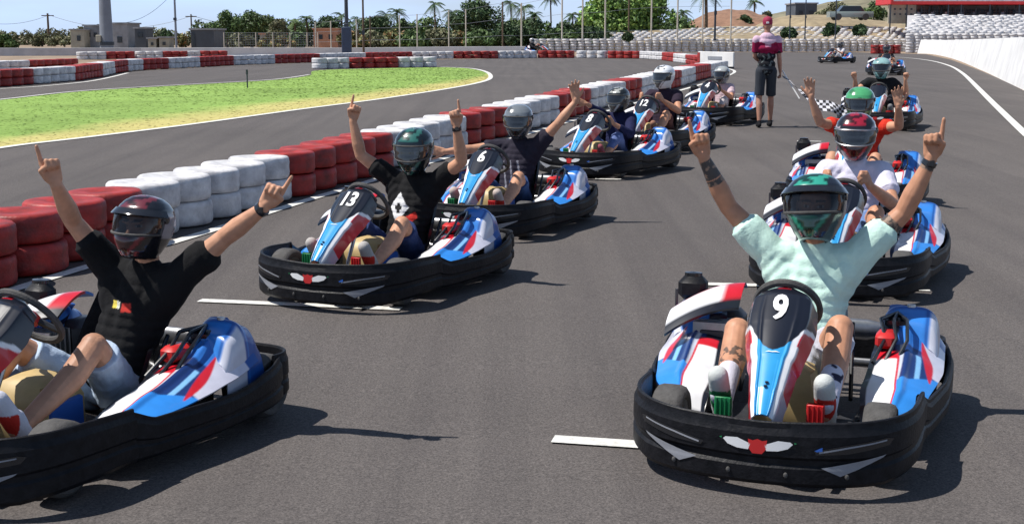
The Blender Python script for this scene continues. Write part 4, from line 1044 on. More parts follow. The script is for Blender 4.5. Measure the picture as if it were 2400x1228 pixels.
for i, p in enumerate(folk):
    sc = p['hh']/.905; P = place(p['head'][0], p['head'][1], p['hh'])
    if p['num'] == '5': q = at(1247, 92, 86.0); P = Vector((q.x, 86.0, ZF+.15)); 
    rz = R(-p['a']); off = Matrix.Rotation(rz, 3, 'Z') @ Vector((1.15*p.get('lean', 0)*sc, .215*sc, 0)); loc = P-off; loc.z = zg(loc.y)+.010 if p['num'] != '5' else P.z
    pitch = math.atan((zg(loc.y+.5)-zg(loc.y-.5)))
    k = copy_tree(kart0, skip=()) if i else kart0
    karts.append(k)
    k.location = loc; k.rotation_euler = (0, 0, rz)
    # rest on the slope
    k.rotation_euler = (Matrix.Rotation(pitch, 3, 'X') @ Matrix.Rotation(rz, 3, 'Z')).to_euler()
    tag(k, p['kl'], 'go kart', 'racing karts on the starting grid')
    p['loc'] = loc; p['rz'] = rz; p['sc'] = sc
    r = build_person(p); tag(r, p['pl'], 'person', 'drivers')
nums = {'9': '9', '13': '13', '6': '6', '8': '8', '12': '12', '4': '4'}
for k, p in zip(karts, folk):
    if p['num'] in nums: add_number(k, p['num'], .125 if len(p['num']) == 1 else .115)
# ================================================================ the flagman
def make_flagman():
    s148 = gp(1792, 299); loc = Vector((s148.x, s148.y, zg(s148.y)+.004)); root = empty('person', loc, 0)
    tag(root, 'marshal standing with his back turned, magenta cap, dark shorts, holding the checkered flag', 'person')
    body = MB(); L = lambda s: (Vector((s*.095, 0, .90)), Vector((s*.12, .06+.06*s, .49)), Vector((s*.125, .02+.13*s, .09)))
    for s in (-1, 1):
        hip, kn, an = L(s); body.cap(hip, .092, hip.lerp(kn, .5), .078); body.cap(hip.lerp(kn, .5), .078, kn, .056)
        cm = kn.lerp(an, .32)+Vector((0, -.012, 0)); body.cap(kn, .053, cm, .058); body.cap(cm, .058, an, .036); body.cap(an, .036, an+Vector((0, .10, -.05)), .03)
    J = [(0, 0, .92, .155, .105), (0, 0, 1.02, .148, .105), (0, .01, 1.15, .150, .11), (0, .01, 1.28, .172, .12), (0, 0, 1.38, .178, .105), (0, -.01, 1.45, .12, .08)]
    for (x, y, z, a_, b_) in J: body.ell((x, y, z), (a_, b_, .09))
    body.cap((0, -.01, 1.45), .058, (0, .0, 1.57), .054); body.ell((0, .01, 1.655), (.074, .095, .11)); body.ell((0, .075, 1.60), (.05, .05, .06))
    for s in (-1, 1): body.ell((s*.077, 0, 1.645), (.011, .02, .03))
    arms = {}
    for s, el, wr in ((1, (.225, -.03, 1.13), (.265, .05, .90)), (-1, (-.205, .06, 1.15), (-.09, .20, 1.06))):
        sh = Vector((s*.195, 0, 1.41)); el = Vector(el); wr = Vector(wr); arms[s] = (sh, el, wr)
        body.cap(sh*.6+Vector((0, 0, .56)), .06, sh, .058); body.cap(sh, .056, el, .042); body.cap(el, .042, el.lerp(wr, .35), .044); body.cap(el.lerp(wr, .35), .044, wr, .028)
        hd = (wr-el).normalized(); fingers(body, wr+hd*.01, hd, Vector((-s, 0, 0)), Vector((0, 1, 0)), 'grip')
    me = fuse(body, .0085, M['skin']); sk = (.38, .19, .13); paint(me, lambda x, y, z: sk if z < 1.72 else (.03, .02, .015)); link('body', me, root); root.scale = (.86, .90, .965)
    t = MB()
    for (x, y, z, a_, b_) in J[:]: t.ell((x, y, z), (a_+.020, b_+.022, .09))
    for s in (-1, 1):
        sh, el, wr = arms[s]; t.cap(sh*.6+Vector((0, 0, .56)), .07, sh, .076); e = sh.lerp(el, .75); t.cap(sh, .076, sh.lerp(el, .6), .066); t.tube([sh.lerp(el, .4), e], [.07, .068], 14)
    me = fuse(t, .009, M['cloth'])
    def sc(x, y, z):
        n_ = noise.noise(Vector((x*12, y*9, z*9)))*.03
        if z > 1.375+n_-.04*max(0, 1-abs(x)/.09): return (.60, .42, .52)
        if z > 1.21+n_*2: return (.26, .010, .055) if abs(x) > .05 or z < 1.30 else (.50, .22, .32)
        return (.012, .012, .016) if noise.noise(Vector((x*22, y*22, z*22))) < .28 else (.12, .14, .14)
    paint(me, sc); link('shirt', me, root)
    g = MB().ell((0, 0, .93), (.170, .125, .09)).ell((0, 0, .99), (.165, .12, .06))
    for s in (-1, 1):
        hip, kn, an = L(s); e = hip.lerp(kn, .93); g.cap(hip, .104, hip.lerp(kn, .7), .086); g.tube([hip.lerp(kn, .5), e], [.090, .092], 14)
    me = fuse(g, .009, M['cloth']); paint(me, lambda x, y, z: (.035, .04, .05)); link('shorts', me, root)
    for s in (-1, 1):
        hip, kn, an = L(s); a0 = an+Vector((0, -.04, -.045)); me = fuse(MB().cap(a0, .038, a0+Vector((0, .10, .0)), .042).cap(a0+Vector((0, .10, 0)), .042, a0+Vector((0, .20, -.01)), .034).cap(an, .044, a0+Vector((0, .02, 0)), .042), .008, M['cloth'])
        paint(me, lambda x, y, z: (.012, .012, .015)); link('shoe', me, root)
    cm = MB(); rs = []
    for z, r_ in ((1.655, .094), (1.68, .101), (1.72, .101), (1.755, .088), (1.778, .058), (1.787, .01)): rs.append([(r_*.88*math.cos(t_), .01+r_*1.05*math.sin(t_), z) for t_ in [k_*2*math.pi/24 for k_ in range(24)]])
    cap_ = part('cap', cm.rings(rs), mat('magenta_cap', (.30, .012, .055), .8, var=.3, vscale=30), root)
    part('peak', MB().rings([[(-.075, .09, 1.675), (-.05, .17, 1.662), (0, .19, 1.66), (.05, .17, 1.662), (.075, .09, 1.675)], [(-.075, .09, 1.682), (-.05, .17, 1.668), (0, .19, 1.666), (.05, .17, 1.668), (.075, .09, 1.682)]]), bpy.data.materials['magenta_cap'], cap_)
    part('button', MB().ell((0, .01, 1.79), (.012, .012, .008), seg=8, ring=5), bpy.data.materials['magenta_cap'], cap_)
    part('strap_gap', MB().box((-.02, -.100, 1.685), (.05, .012, .03), bev=.004), M['white'], cap_)
    # the flag: stick in the right-hand-side hand, cloth trailing to the ground side
    h = loc+Vector((.262, .06, .83)); e1 = at(1880, 225, h.y-.3); e2 = at(1985, 262, h.y-.9)
    fl = empty('checkered_flag', h); tag(fl, 'black and white checkered flag trailing from the marshal\'s hand', 'flag')
    tip = at(1874, 232, h.y-.25)-h
    part('stick', MB().tube([Vector((0, .0, .06)), tip*1.0], .010, 8), M['whitewall'], fl)
    nb = tip*.15; dd = at(1990, 238, h.y-1.3)-h
    def cl(u, v):
        p0 = Vector((.01, 0, -.02)); top = p0.lerp(dd, u)+Vector((0, 0, -.14*math.sin(math.pi*u*.9)))
        wdt = .04+.12*min(1, u*1.5); sw = .05*math.sin(u*14+v*2)+.03*math.sin(u*27+v*5)
        return top+Vector((.04*v*math.sin(u*9), -.10*v+sw, -wdt*v+.02*math.sin(u*20)))
    m, t_, b = nodes('checker_cloth'); ck = t_.nodes.new('ShaderNodeTexChecker'); uv = t_.nodes.new('ShaderNodeAttribute'); uv.attribute_name = 'Col'
    ck.inputs['Color1'].default_value = (.012, .012, .015, 1); ck.inputs['Color2'].default_value = (.5, .5, .54, 1); ck.inputs['Scale'].default_value = 1
    t_.links.new(uv.outputs['Vector'], ck.inputs['Vector']); t_.links.new(ck.outputs[0], b.inputs['Base Color']); b.inputs['Roughness'].default_value = .85
    grid('cloth', cl, 60, 18, m, lambda u, v: (u*24+.01, v*4+.01, .5), fl, thick=.003)
make_flagman()
# ================================================================ far walls, posts, poles
def run_wall(name, pts, h, th, m, label, px=True):
    P_ = [gp(*q) for q in pts]; mb = MB(); rs = []
    for i, p in enumerate(P_):
        t = (P_[min(i+1, len(P_)-1)]-P_[max(i-1, 0)]); t.z = 0; t.normalize(); nn = Vector((-t.y, t.x, 0))
        hh_ = h[i] if isinstance(h, (list, tuple)) else h; z0 = zg(p.y)
        rs.append([(p.x, p.y, z0-.03), (p.x, p.y, z0+hh_-.01), (p.x+nn.x*.01, p.y+nn.y*.01, z0+hh_), (p.x+nn.x*th, p.y+nn.y*th, z0+hh_), (p.x+nn.x*th, p.y+nn.y*th, z0-.03)])
    o = part(name, mb.rings(rs), m); tag(o, label, 'wall'); return o
run_wall('perimeter_wall', [(-350, 131.5), (0, 131), (180, 130.5), (330, 130.5)], .50, .2, M['greywall'], 'low grey perimeter wall behind the brown earth at far left')
run_wall('boundary_wall', [(330.5, 130.5), (560, 129.5), (830, 127.5), (1060, 126), (1270, 124.5)], [.50, .50, .45, .50, .50], .2, M['whitewall'], 'low white boundary wall in front of the net posts')
words2 = words+['thirteenth', 'fourteenth', 'fifteenth', 'sixteenth', 'seventeenth', 'eighteenth', 'nineteenth', 'twentieth']
# net posts
posts = [(740, 52), (776, 50), (836, 45), (868, 38), (937, 36), (978, 34), (1052, 24), (1092, 22), (1178, 5), (1222, 8), (1317, -12), (1365, -15), (1418, -20), (1473, -30), (1526, -35), (1587, -38), (1646, -40), (1712, -40)]
Yp = 112.0
for i, (px, ty) in enumerate(posts):
    base = at(px, 100, Yp); top = at(px, ty, Yp); z0 = ZF if px < 1250 else ZF+.6
    w = .065 if px > 1160 else .05
    o = empty('net_post', (base.x, Yp, z0)); tag(o, f'{words2[i]} tall thin net post from the left behind the far wall', 'post', 'tall thin net posts along the far fence')
    part('post', MB().tube([(0, 0, -.1), (0, 0, top.z-z0)], w, 8), M['postw'] if i % 5 != 3 else M['bark'], o)
    part('base_plate', MB().box((0, 0, .02), (.3, .3, .04)), M['postw'], o)
# cables strung between the posts
fe = empty('net_fence', (at(1200, 100, Yp+.12).x, Yp+.12, ZF)); tag(fe, 'thin wires of the net fence strung along the tall posts', 'fence')
for j, (fa_, fb_) in enumerate(((.98, .98), (.66, .66), (.33, .33))):
    pts_ = []
    for (px, ty) in posts:
        t_ = at(px, ty, Yp+.12); pts_.append(Vector((t_.x-fe.location.x, 0, (t_.z-ZF)*fa_)))
    part('wire', MB().tube(pts_, .012, 5), M['postg'], fe)
# low mesh fence at left of the posts
mf = empty('mesh_fence', (at(640, 100, 108).x, 108, ZF)); tag(mf, 'grey brown wire mesh fence below the broad tree at left', 'fence')
xs = [at(px, 100, 108).x-mf.location.x for px in (525, 560, 600, 640, 680, 720, 745)]
for x in xs: part('fence_post', MB().tube([(x, 0, 0), (x, 0, 1.55)], .035, 6), M['postw'], mf)
mb = MB()
for k_ in range(9): mb.tube([(xs[0], 0, .08+k_*.18), (xs[-1], 0, .08+k_*.18)], .008, 4)
for k_ in range(40): x = xs[0]+(xs[-1]-xs[0])*k_/39; mb.tube([(x, 0, .02), (x, 0, 1.53)], .008, 4)
stuff(part('mesh', mb, M['postg'], mf))
def pole(px, ty, Y, r, m, label, name='light_pole', extra=None, z0=None):
    b_ = at(px, 100, Y); t_ = at(px, ty, Y); z0 = zg(Y) if z0 is None else z0
    o = empty(name, (b_.x, Y, z0)); tag(o, label, 'pole'); H_ = t_.z-z0
    part('shaft', MB().tube([(0, 0, -.05), (0, 0, H_*.5), (0, 0, H_)], [r*1.12, r, r*.85], 16), m, o); part('base_plate', MB().lathe([(.001, 0), (r*2, 0), (r*2, .05), (.001, .06)], axis='z', seg=14), M['postd'], o)
    return o, H_
o, H_ = pole(250, -60, 105, .46, M['postg'], 'thick grey pole rising out of the picture at left', 'mast')
part('collar', MB().lathe([(.46, 0), (.56, 0), (.56, .25), (.46, .25)], (0, 0, .6), 'z', 20, closed=True), M['postd'], o); part('junction_box', MB().box((-.45, -.5, 1.1), (.35, .25, .5), bev=.03), M['cream'], o)
o, H_ = pole(413, -40, 110, .085, M['postg'], 'thin grey pole left of the slate container'); part('bracket', MB().box((0, -.1, 2.6), (.25, .12, .2)), M['postd'], o)
o, H_ = pole(813, -30, 92, .13, M['postd'], 'dark lamp pole with a stout box at its foot', 'lamp_pole'); part('cabinet', MB().box((.0, -.1, 1.0), (.62, .5, 1.75), bev=.04), mat('navy_cabinet', (.03, .05, .10), .5, var=.2, vscale=3), o); part('bracket', MB().box((.0, -.12, 1.98), (.30, .3, .25), bev=.03), M['postd'], o)
o, H_ = pole(852, -30, 94, .07, M['bark'], 'slim brown pole right of the dark lamp pole'); part('bracket', MB().box((0, -.1, 1.5), (.2, .1, .3)), M['postd'], o)
o, H_ = pole(115, 32, 180, .14, M['bark'], 'distant wooden power pole at far left', 'power_pole'); part('crossarm', MB().box((0, 0, H_-.3), (1.6, .1, .12)), M['bark'], o)
o, H_ = pole(450, 34, 175, .10, M['bark'], 'distant power pole above the slate container', 'power_pole'); part('crossarm', MB().box((0, 0, H_-.3), (1.4, .1, .12)), M['bark'], o)
o, H_ = pole(1675, -30, 104, .075, M['postd'], 'dark slim pole on the tyre bank near the brown hill', z0=ZF+1.0); part('bracket', MB().box((0, -.1, 2.0), (.2, .12, .3)), M['postd'], o)
for px, yy, i in ((1850, 104.5, 0), (1886, 105, 1), (1957, 104, 2)):
    o, H_ = pole(px, -30, yy, .045, M['postd'], ['first', 'second', 'third'][i]+' slim dark pole from the left on the bank beyond the marshal', z0=ZF+1.1); part('bracket', MB().box((0, -.1, 1.6), (.12, .1, .2)), M['postd'], o)
def wire(pa, pb, sag, label, Y1, Y2, r=.022):
    a_, b_ = at(*pa, Y1), at(*pb, Y2); pts_ = [a_.lerp(b_, k_/20)-Vector((0, 0, sag*4*(k_/20)*(1-k_/20)))-a_ for k_ in range(21)]
    o = part('power_line', MB().tube(pts_, r, 5), M['postd']); o.location = a_; tag(o, label, 'cable')
wire((-60, 48), (115, 36), .8, 'power line from the left border to the distant wooden pole', 178, 180)
wire((115, 36), (450, 38), 1.6, 'power line sagging between the two distant power poles', 180, 175)
wire((450, 38), (900, 50), 1.8, 'power line running right from the pole above the container', 175, 200)
wire((270, 55), (400, -10), .6, 'cable rising from the thick grey mast to the upper right', 106, 110, .015)
# ================================================================ buildings
def bld(name, px0, px1, ty, Y, depth, m, label, wins=(), cat='building', roof=None, base=None):
    a_ = at(px0, 100, Y); b_ = at(px1, 100, Y); t_ = at(px0, ty, Y); w = b_.x-a_.x; H_ = t_.z-ZF
    o = empty(name, ((a_.x+b_.x)/2, Y, ZF)); tag(o, label, cat)
    part('wall', MB().box((0, depth/2, H_/2), (w, depth, H_)), m, o, False); part('roof', MB().box((0, depth/2, H_+.08), (w+.3, depth+.3, .16)), roof or M['concrete'], o, False)
    for (fx, fz, fw, fh) in wins:
        wn = part('window', MB().box((w*(fx-.5), -.03, H_*fz), (w*fw, .08, H_*fh)), M['postd'], o, False); part('pane', MB().box((w*(fx-.5), -.08, H_*fz), (w*fw*.82, .03, H_*fh*.82)), M['window'], wn, False)
    return o
bld('shed', 166, 198, 72, 150, 4, M['cream'], 'small cream shed at left end of the far buildings', [(.6, .55, .25, .3)])
bld('utility_building', 198, 236, 62, 152, 5, M['concrete'], 'grey block building left of the thick mast', [(.3, .6, .2, .2), (.7, .6, .2, .2)])
bld('utility_building', 262, 300, 57, 148, 5, M['concrete'], 'tall pale grey block building right of the thick mast', [(.5, .35, .3, .25)])
bld('kiosk', 317, 342, 68, 140, 3, M['slate'], 'narrow dark kiosk with a light opening between the buildings', [(.5, .7, .5, .25)])
bld('shed', 347, 366, 92, 138, 2, M['cream'], 'small cream hut right of the dark kiosk', [(.5, .5, .3, .3)])
bld('shed', 373, 396, 90, 138, 2, M['cream'], 'small cream hut left of the thin grey pole', [(.5, .5, .3, .3)])
bld('container', 448, 502, 71, 130, 5, M['slate'], 'slate grey container with a pale left edge', [(.12, .45, .12, .8)], 'container')
bld('house', 735, 792, 70, 150, 6, M['terracotta'], 'orange rendered house behind the net posts', [(.3, .6, .15, .25), (.7, .6, .15, .25)], roof=M['terracotta'])
bld('house', 610, 650, 82, 150, 6, M['cream'], 'cream house low behind the mesh fence', [(.4, .6, .2, .25)], roof=M['terracotta'])
bld('building', 1862, 1912, 10, 170, 6, M['slate'], 'dark long building on the skyline right of the brown hill', [(.25, .8, .2, .08), (.75, .8, .2, .08)])
# red-roofed stand
def stand():
    o = empty('grandstand', (at(2240, 50, 122).x, 122, ZF+2.9)); tag(o, 'grandstand with a red canopy above dark railings at top right', 'grandstand'); X = lambda px: at(px, 50, 122).x-o.location.x; Z = lambda py: at(2200, py, 122).z-o.location.z
    part('canopy', MB().box(((X(2078)+X(2560))/2, 1.5, Z(-6)), (X(2560)-X(2078), 5, Z(-24)-Z(12)), bev=.05), M['canopy'], o)
    part('canopy_trim', MB().box(((X(2085)+X(2560))/2, -1.05, Z(3)), (X(2560)-X(2085), .06, .10)), M['whitet'], o)
    part('back_wall', MB().box(((X(2150)+X(2560))/2, 3.4, (Z(-2)+Z(48))/2), (X(2560)-X(2150), .2, Z(-2)-Z(48))), M['pinkish'], o)
    part('block_wall', MB().box(((X(2084)+X(2148))/2, .4, (Z(10)+Z(56))/2), (X(2148)-X(2084), .25, Z(10)-Z(56))), M['cream'], o)
    for i in range(4):
        for j in range(2): part('opening', MB().box((X(2098+i*13), .26, Z(22+j*12)), (.16, .06, .14)), M['postd'], o)
    for px in (2081, 2119, 2215, 2245, 2312, 2380): part('support', MB().box((X(px), -.7, (Z(6)+Z(80))/2), (.10, .10, Z(6)-Z(80))), M['postd'], o)
    mb = MB()
    for i in range(60): 
        px = 2150+i*4.3; h_ = random.uniform(.6, 1.1)
        mb.box((X(px), .2+random.uniform(0, 1.8), Z(42)+h_/2), (.07, .07, h_))
    stuff(part('railings', mb, M['postd'], o))
    for i in range(3): part('bench', MB().box(((X(2150)+X(2560))/2, .6+i*.8, Z(44)+.25+i*.25), (X(2560)-X(2150), .35, .08)), M['postd'], o)
    part('deck', MB().box(((X(2150)+X(2560))/2, 1.4, Z(46)), (X(2560)-X(2150), 3.8, .14)), M['postd'], o)
    rnd = random.Random(4); 
    for i in range(24):
        px = 2156+i*11; part('seat_back', MB().box((X(px), .55+(i % 3)*.8, Z(34)+(i % 3)*.12), (.30, .06, .40), bev=.02), M[rnd.choice(['pinkish', 'grey', 'postd', 'concrete'])], o)
stand()
# parked vehicle on the slope
def parked():
    p_ = at(1992, 34, 128); o = empty('parked_car', (p_.x, 128, p_.z-.55)); tag(o, 'greenish grey car parked on the slope left of the red canopy', 'car')
    body_ = MB().rings([[(x, y*(1 if abs(x) < 1.6 else .85), z) for (y, z) in ((-.8, .25), (-.85, .6), (-.75, .78), (.75, .78), (.85, .6), (.8, .25))] for x in (-2.0, -1.9, -1.2, 1.2, 1.9, 2.0)]); part('body', body_, mat('car_paint', (.22, .27, .26), .35, coat=.5), o)
    part('cabin', MB().rings([[(-1.2, y, .78) for y in (-.7, .7)]+[(1.2, y, .78) for y in (.7, -.7)], [(-.8, -.6, 1.25), (-.8, .6, 1.25), (.85, .6, 1.25), (.85, -.6, 1.25)]]), M['window'], o); part('roof', MB().box((.02, 0, 1.28), (1.6, 1.2, .06), bev=.02), bpy.data.materials['car_paint'], o)
    for x in (-1.25, 1.25):
        for y in (-.8, .8): part('wheel', MB().lathe([(.001, -.1), (.3, -.1), (.32, 0), (.3, .1), (.001, .1)], (x, y, .3), 'y', 16), M['rubber'], o)
parked()
# ================================================================ hills
def hill(name, pts, Y, depth, m, label=None):          # ridge outline (px,py) at distance Y, sloping to the ground in front and behind
    n = 60; xs_ = [p[0] for p in pts]; vs = []; rows = 14
    for j in range(rows+1):
        for i in range(n+1):
            px = xs_[0]+(xs_[-1]-xs_[0])*i/n; py = lerp(pts, px); top = at(px, py, Y); t = j/rows; k_ = math.sin(math.pi*min(t, 1))**.8 if t < .5 else 1-(t-.5)*.9
            y = Y-depth*(1-2*t) if t < .5 else Y+depth*(2*t-1)
            hgt = max(.0, top.z-ZF); x = top.x
            z = ZF-.03+hgt*k_*(1+.0)+noise.fractal(Vector((x*.5, y*.5, 1)), .8, 2, 5)*.28*min(1, hgt)*(.4 if .4 < t < .6 else 1)
            vs.append((x, y, z))
    fs = [(j*(n+1)+i, j*(n+1)+i+1, (j+1)*(n+1)+i+1, (j+1)*(n+1)+i) for j in range(rows) for i in range(n)]
    return struct(link(name, MB().add(vs, fs).mesh(name, m, True, 80)))
hill('brown_hill', [(1560, 100), (1590, 78), (1620, 48), (1660, 30), (1700, 22), (1745, 24), (1790, 38), (1830, 60), (1870, 80), (1900, 100)], 150, 14, M['hill'])
hill('tan_slope', [(1740, 90), (1790, 50), (1850, 36), (1920, 34), (1990, 44), (2060, 48), (2120, 60), (2200, 62), (2400, 60)], 138, 16, M['tan'])
hill('skyline_hill', [(1700, 70), (1800, 34), (1860, 24), (1900, 14), (1950, 4), (2010, -4), (2100, -12), (2250, -20), (2500, -10)], 210, 30, mat('grey_green_hill', (.22, .20, .13), .95, var=.5, vscale=.35, detail=9))
# ================================================================ trees
def leaf_mesh(centres, n, size, cols, rs_, flat=.0):
    """n leaf faces spread through the clump volumes; centres: (x,y,z,r)"""
    C_ = np.array(centres); w = C_[:, 3]**2; idx = rs_.choice(len(C_), n, p=w/w.sum()); c = C_[idx]
    d_ = rs_.normal(0, 1, (n, 3)); d_ /= np.linalg.norm(d_, axis=1)[:, None]; rad = c[:, 3]*rs_.uniform(.55, 1.05, n)
    P_ = c[:, :3]+d_*rad[:, None]*np.array([1, 1, .85]); nrm = d_*.7+rs_.normal(0, .6, (n, 3)); nrm /= np.linalg.norm(nrm, axis=1)[:, None]
    u = np.cross(nrm, rs_.normal(0, 1, (n, 3))); u /= np.linalg.norm(u, axis=1)[:, None]; v = np.cross(nrm, u); s_ = size*rs_.uniform(.6, 1.4, n)[:, None]
    V_ = np.stack([P_-u*s_, P_+v*s_*.45, P_+u*s_, P_-v*s_*.45], 1)
    me = bpy.data.meshes.new('crown'); me.from_pydata(V_.reshape(-1, 3).tolist(), [], np.arange(4*n).reshape(-1, 4).tolist()); me.update()
    cc = np.array(cols); col_ = cc[rs_.integers(0, len(cc), n)]*(1+rs_.normal(0, .22, (n, 1))); cl_ = 1+.25*np.sin(idx*2.4)[:, None]; col_ = np.clip(col_*cl_, .004, .6)
    a_ = me.color_attributes.new('Col', 'FLOAT_COLOR', 'POINT'); arr_ = np.ones((n*4, 4)); arr_[:, :3] = np.repeat(col_, 4, 0); a_.data.foreach_set('color', arr_.ravel())
    me.materials.append(M['leaf']); return me
GRN = {'dark': [(.035, .07, .03), (.05, .095, .035), (.08, .12, .05)], 'mid': [(.09, .15, .045), (.12, .18, .06), (.06, .10, .035)], 'light': [(.20, .33, .07), (.14, .24, .06), (.08, .15, .045), (.28, .40, .10)], 'dry': [(.26, .23, .09), (.16, .17, .06), (.32, .18, .08), (.10, .12, .04)], 'olive': [(.17, .17, .09), (.11, .13, .06), (.22, .21, .12)]}
def tree(px, ty, hw, Y, kind, label, n=2600, by=None, cat='tree', trunk=True, seed=0, z0=None, name='tree', leaf=.17):
    rs_ = np.random.default_rng(seed+int(px)); t_ = at(px, ty, Y); z0 = ZF if z0 is None else z0; H_ = t_.z-z0; w = hw*Y/F
    o = empty(name, (t_.x, Y, z0)); tag(o, label, cat)
    cz0 = H_*.18 if trunk else H_*.05; cen = []
    k_ = 22 if trunk else 14; w *= 1.25 if trunk else 1.5; n = int(n*1.4)
    for i in range(k_):
        a_ = rs_.uniform(0, 6.28); rr_ = math.sqrt(rs_.uniform(0, 1)); zz_ = rs_.uniform(0, 1); prof = math.sin(math.pi*(.18+.74*zz_))
        r_ = w*rs_.uniform(.24, .42) if w < H_ else H_*rs_.uniform(.22, .34)
        cen.append((math.cos(a_)*rr_*w*.78*prof, math.sin(a_)*rr_*min(w, 2.5)*.7*prof, cz0+r_*.6+(H_-cz0-1.5*r_)*zz_, r_))
    cen.append((0, 0, H_-w*.3 if w < H_ else H_*.7, min(w, H_)*.3))
    mb = MB(); mb.tube([(0, 0, -.05), (w*.03, 0, H_*.25), (-w*.04, 0, H_*.55)], [H_*.035+.03, H_*.028+.02, H_*.012+.01], 8)
    for c_ in cen[:7]: mb.tube([(w*.03, 0, H_*.25), (c_[0]*.5, c_[1]*.5, (H_*.3+c_[2])/2), c_[:3]], [H_*.016+.01, H_*.01, .01], 5)
    part('trunk' if trunk else 'stems', mb, M['bark'], o)
    link('crown', leaf_mesh(cen, n, leaf, GRN[kind], rs_), o); return o
def palm(px, ty, Y, R_, label, n=16, dark=True, seed=1, z0=None, tr=.13):
    rs_ = np.random.default_rng(seed+int(px)); t_ = at(px, ty, Y); z0 = ZF if z0 is None else z0; H_ = t_.z-z0-R_*.25
    o = empty('palm_tree', (t_.x, Y, z0)); tag(o, label, 'palm tree')
    part('trunk', MB().tube([(0, 0, -.05), (.08, 0, H_*.5), (0, 0, H_)], [tr*1.3, tr, tr*.85], 8), M['bark'], o)
    cols_ = GRN['dark'] if dark else GRN['mid']
    for i in range(n):
        a_ = i*2.4+rs_.uniform(-.2, .2); el = rs_.uniform(-.5, 1.2); L_ = R_*rs_.uniform(.85, 1.15); vs, fs = [], []
        pts_ = [Vector((math.cos(a_)*L_*t*math.cos(el*(1-t*.3)), math.sin(a_)*L_*t*math.cos(el*(1-t*.3)), L_*(t*math.sin(el)-.75*t*t))) for t in [k_/8 for k_ in range(9)]]
        side = Vector((-math.sin(a_), math.cos(a_), 0)); mb = MB().tube(pts_, [.02]*5+[.012]*4, 4)
        for k_ in range(1, 16):
            t = k_/16; j = min(7, int(t*8)); p = pts_[j].lerp(pts_[j+1], t*8-j); dd_ = (pts_[j+1]-pts_[j]).normalized(); ll = L_*.30*math.sin(math.pi*(t*.85+.12))
            for s_ in (-1, 1):
                e = p+side*s_*ll*.8+dd_*ll*.5-Vector((0, 0, ll*.45)); mb.add([p-dd_*.03, p+dd_*.05, e], [(0, 1, 2)])
        me = mb.mesh('frond', M['leaf'], False); c_ = cols_[i % 3]; paint(me, lambda x, y, z: c_); fo = link('frond', me, o); fo.location = (0, 0, H_)
    return o
T = tree
T(8, 80, 36, 120, 'mid', 'green bush cut by the left border behind the grey wall', 1500, trunk=False, cat='bush', name='bush')
T(98, 78, 40, 170, 'olive', 'low olive shrub by the distant power pole, left of it', 1200, trunk=False, cat='bush', name='bush')
T(150, 82, 30, 165, 'olive', 'low olive shrub right of the distant wooden power pole', 1000, trunk=False, cat='bush', name='bush')
T(190, 62, 18, 175, 'olive', 'small tree behind the cream shed', 900)
T(222, 60, 20, 178, 'dark', 'small dark tree behind the grey block building', 900)
T(335, 78, 22, 160, 'mid', 'small tree rising behind the narrow dark kiosk', 900)
T(385, 68, 20, 165, 'dark', 'dark small tree just left of the thin grey pole', 900)
T(425, 78, 14, 160, 'dry', 'reddish dry bush left of the slate container', 700, trunk=False, cat='bush', name='bush')
T(530, 22, 36, 150, 'mid', 'dark left half of the tree pair above the mesh fence', 2600)
T(588, 20, 50, 155, 'mid', 'broad green tree above the mesh fence, tallest at left', 4200)
T(655, 44, 26, 150, 'olive', 'medium olive tree right of the broad green one', 1800)
T(560, 78, 50, 125, 'olive', 'low olive hedge bush right behind the mesh fence', 2200, trunk=False, cat='bush', name='bush')
T(650, 84, 45, 124, 'dry', 'dry bush with reddish leaves behind the mesh fence', 1800, trunk=False, cat='bush', name='bush')
T(700, 70, 26, 128, 'mid', 'green shrub left of the orange house', 1200, trunk=False, cat='bush', name='bush')
T(770, 34, 36, 165, 'dark', 'dark tree behind the orange house', 2000)
T(885, 34, 46, 150, 'dark', 'wide dark tree right of the slim brown pole', 3000)
T(945, 42, 24, 155, 'mid', 'smaller tree between wide dark tree and tall palm', 1400)
T(1115, -4, 56, 145, 'dark', 'big round dark tree in the middle of the far treeline', 4600)
T(1245, 40, 30, 140, 'dark', 'dark tree left of the high round palm crown', 2000)
T(1325, 50, 36, 138, 'dark', 'dark bushy tree left of the largest light tree', 2200)
T(1425, -22, 62, 132, 'light', 'left half of the largest light green tree', 5200, leaf=.2)
T(1512, -30, 72, 133, 'light', 'right half of the largest light green tree', 6000, leaf=.2)
T(1566, 50, 24, 130, 'mid', 'green bush at foot of the brown hill', 1500, trunk=False, cat='bush', name='bush')
bush_l = ['first', 'second', 'third', 'fourth', 'fifth', 'sixth', 'seventh', 'eighth', 'ninth', 'tenth', 'eleventh']
for i, (px, ty, hw, kd) in enumerate(((822, 74, 34, 'dry'), (870, 70, 34, 'olive'), (920, 66, 34, 'dry'), (968, 68, 34, 'mid'), (1020, 64, 36, 'olive'), (1075, 70, 36, 'dry'), (1125, 66, 36, 'mid'), (1180, 50, 40, 'dark'), (1240, 60, 40, 'dark'), (1310, 66, 44, 'mid'), (1375, 58, 40, 'dark'))):
    T(px, ty, hw, 118+(i % 3)*1.5, kd, f'{bush_l[i]} {dict(dry="dry reddish", olive="olive", mid="green", dark="dark green")[kd]} hedge bush from the left behind the net posts', 2000, trunk=False, cat='bush', name='bush')
palm(718, 38, 165, 1.3, 'small palm right of the olive tree')
palm(800, 30, 170, 1.6, 'palm crown just left of the dark lamp pole')
palm(930, 22, 158, 1.5, 'low palm between the wide dark tree and the tall palm')
palm(1018, 4, 150, 1.35, 'tall slim palm left of the big round dark tree', dark=True, tr=.09)
palm(1197, 2, 150, 1.5, 'tall slim palm right of the big round dark tree', tr=.09)
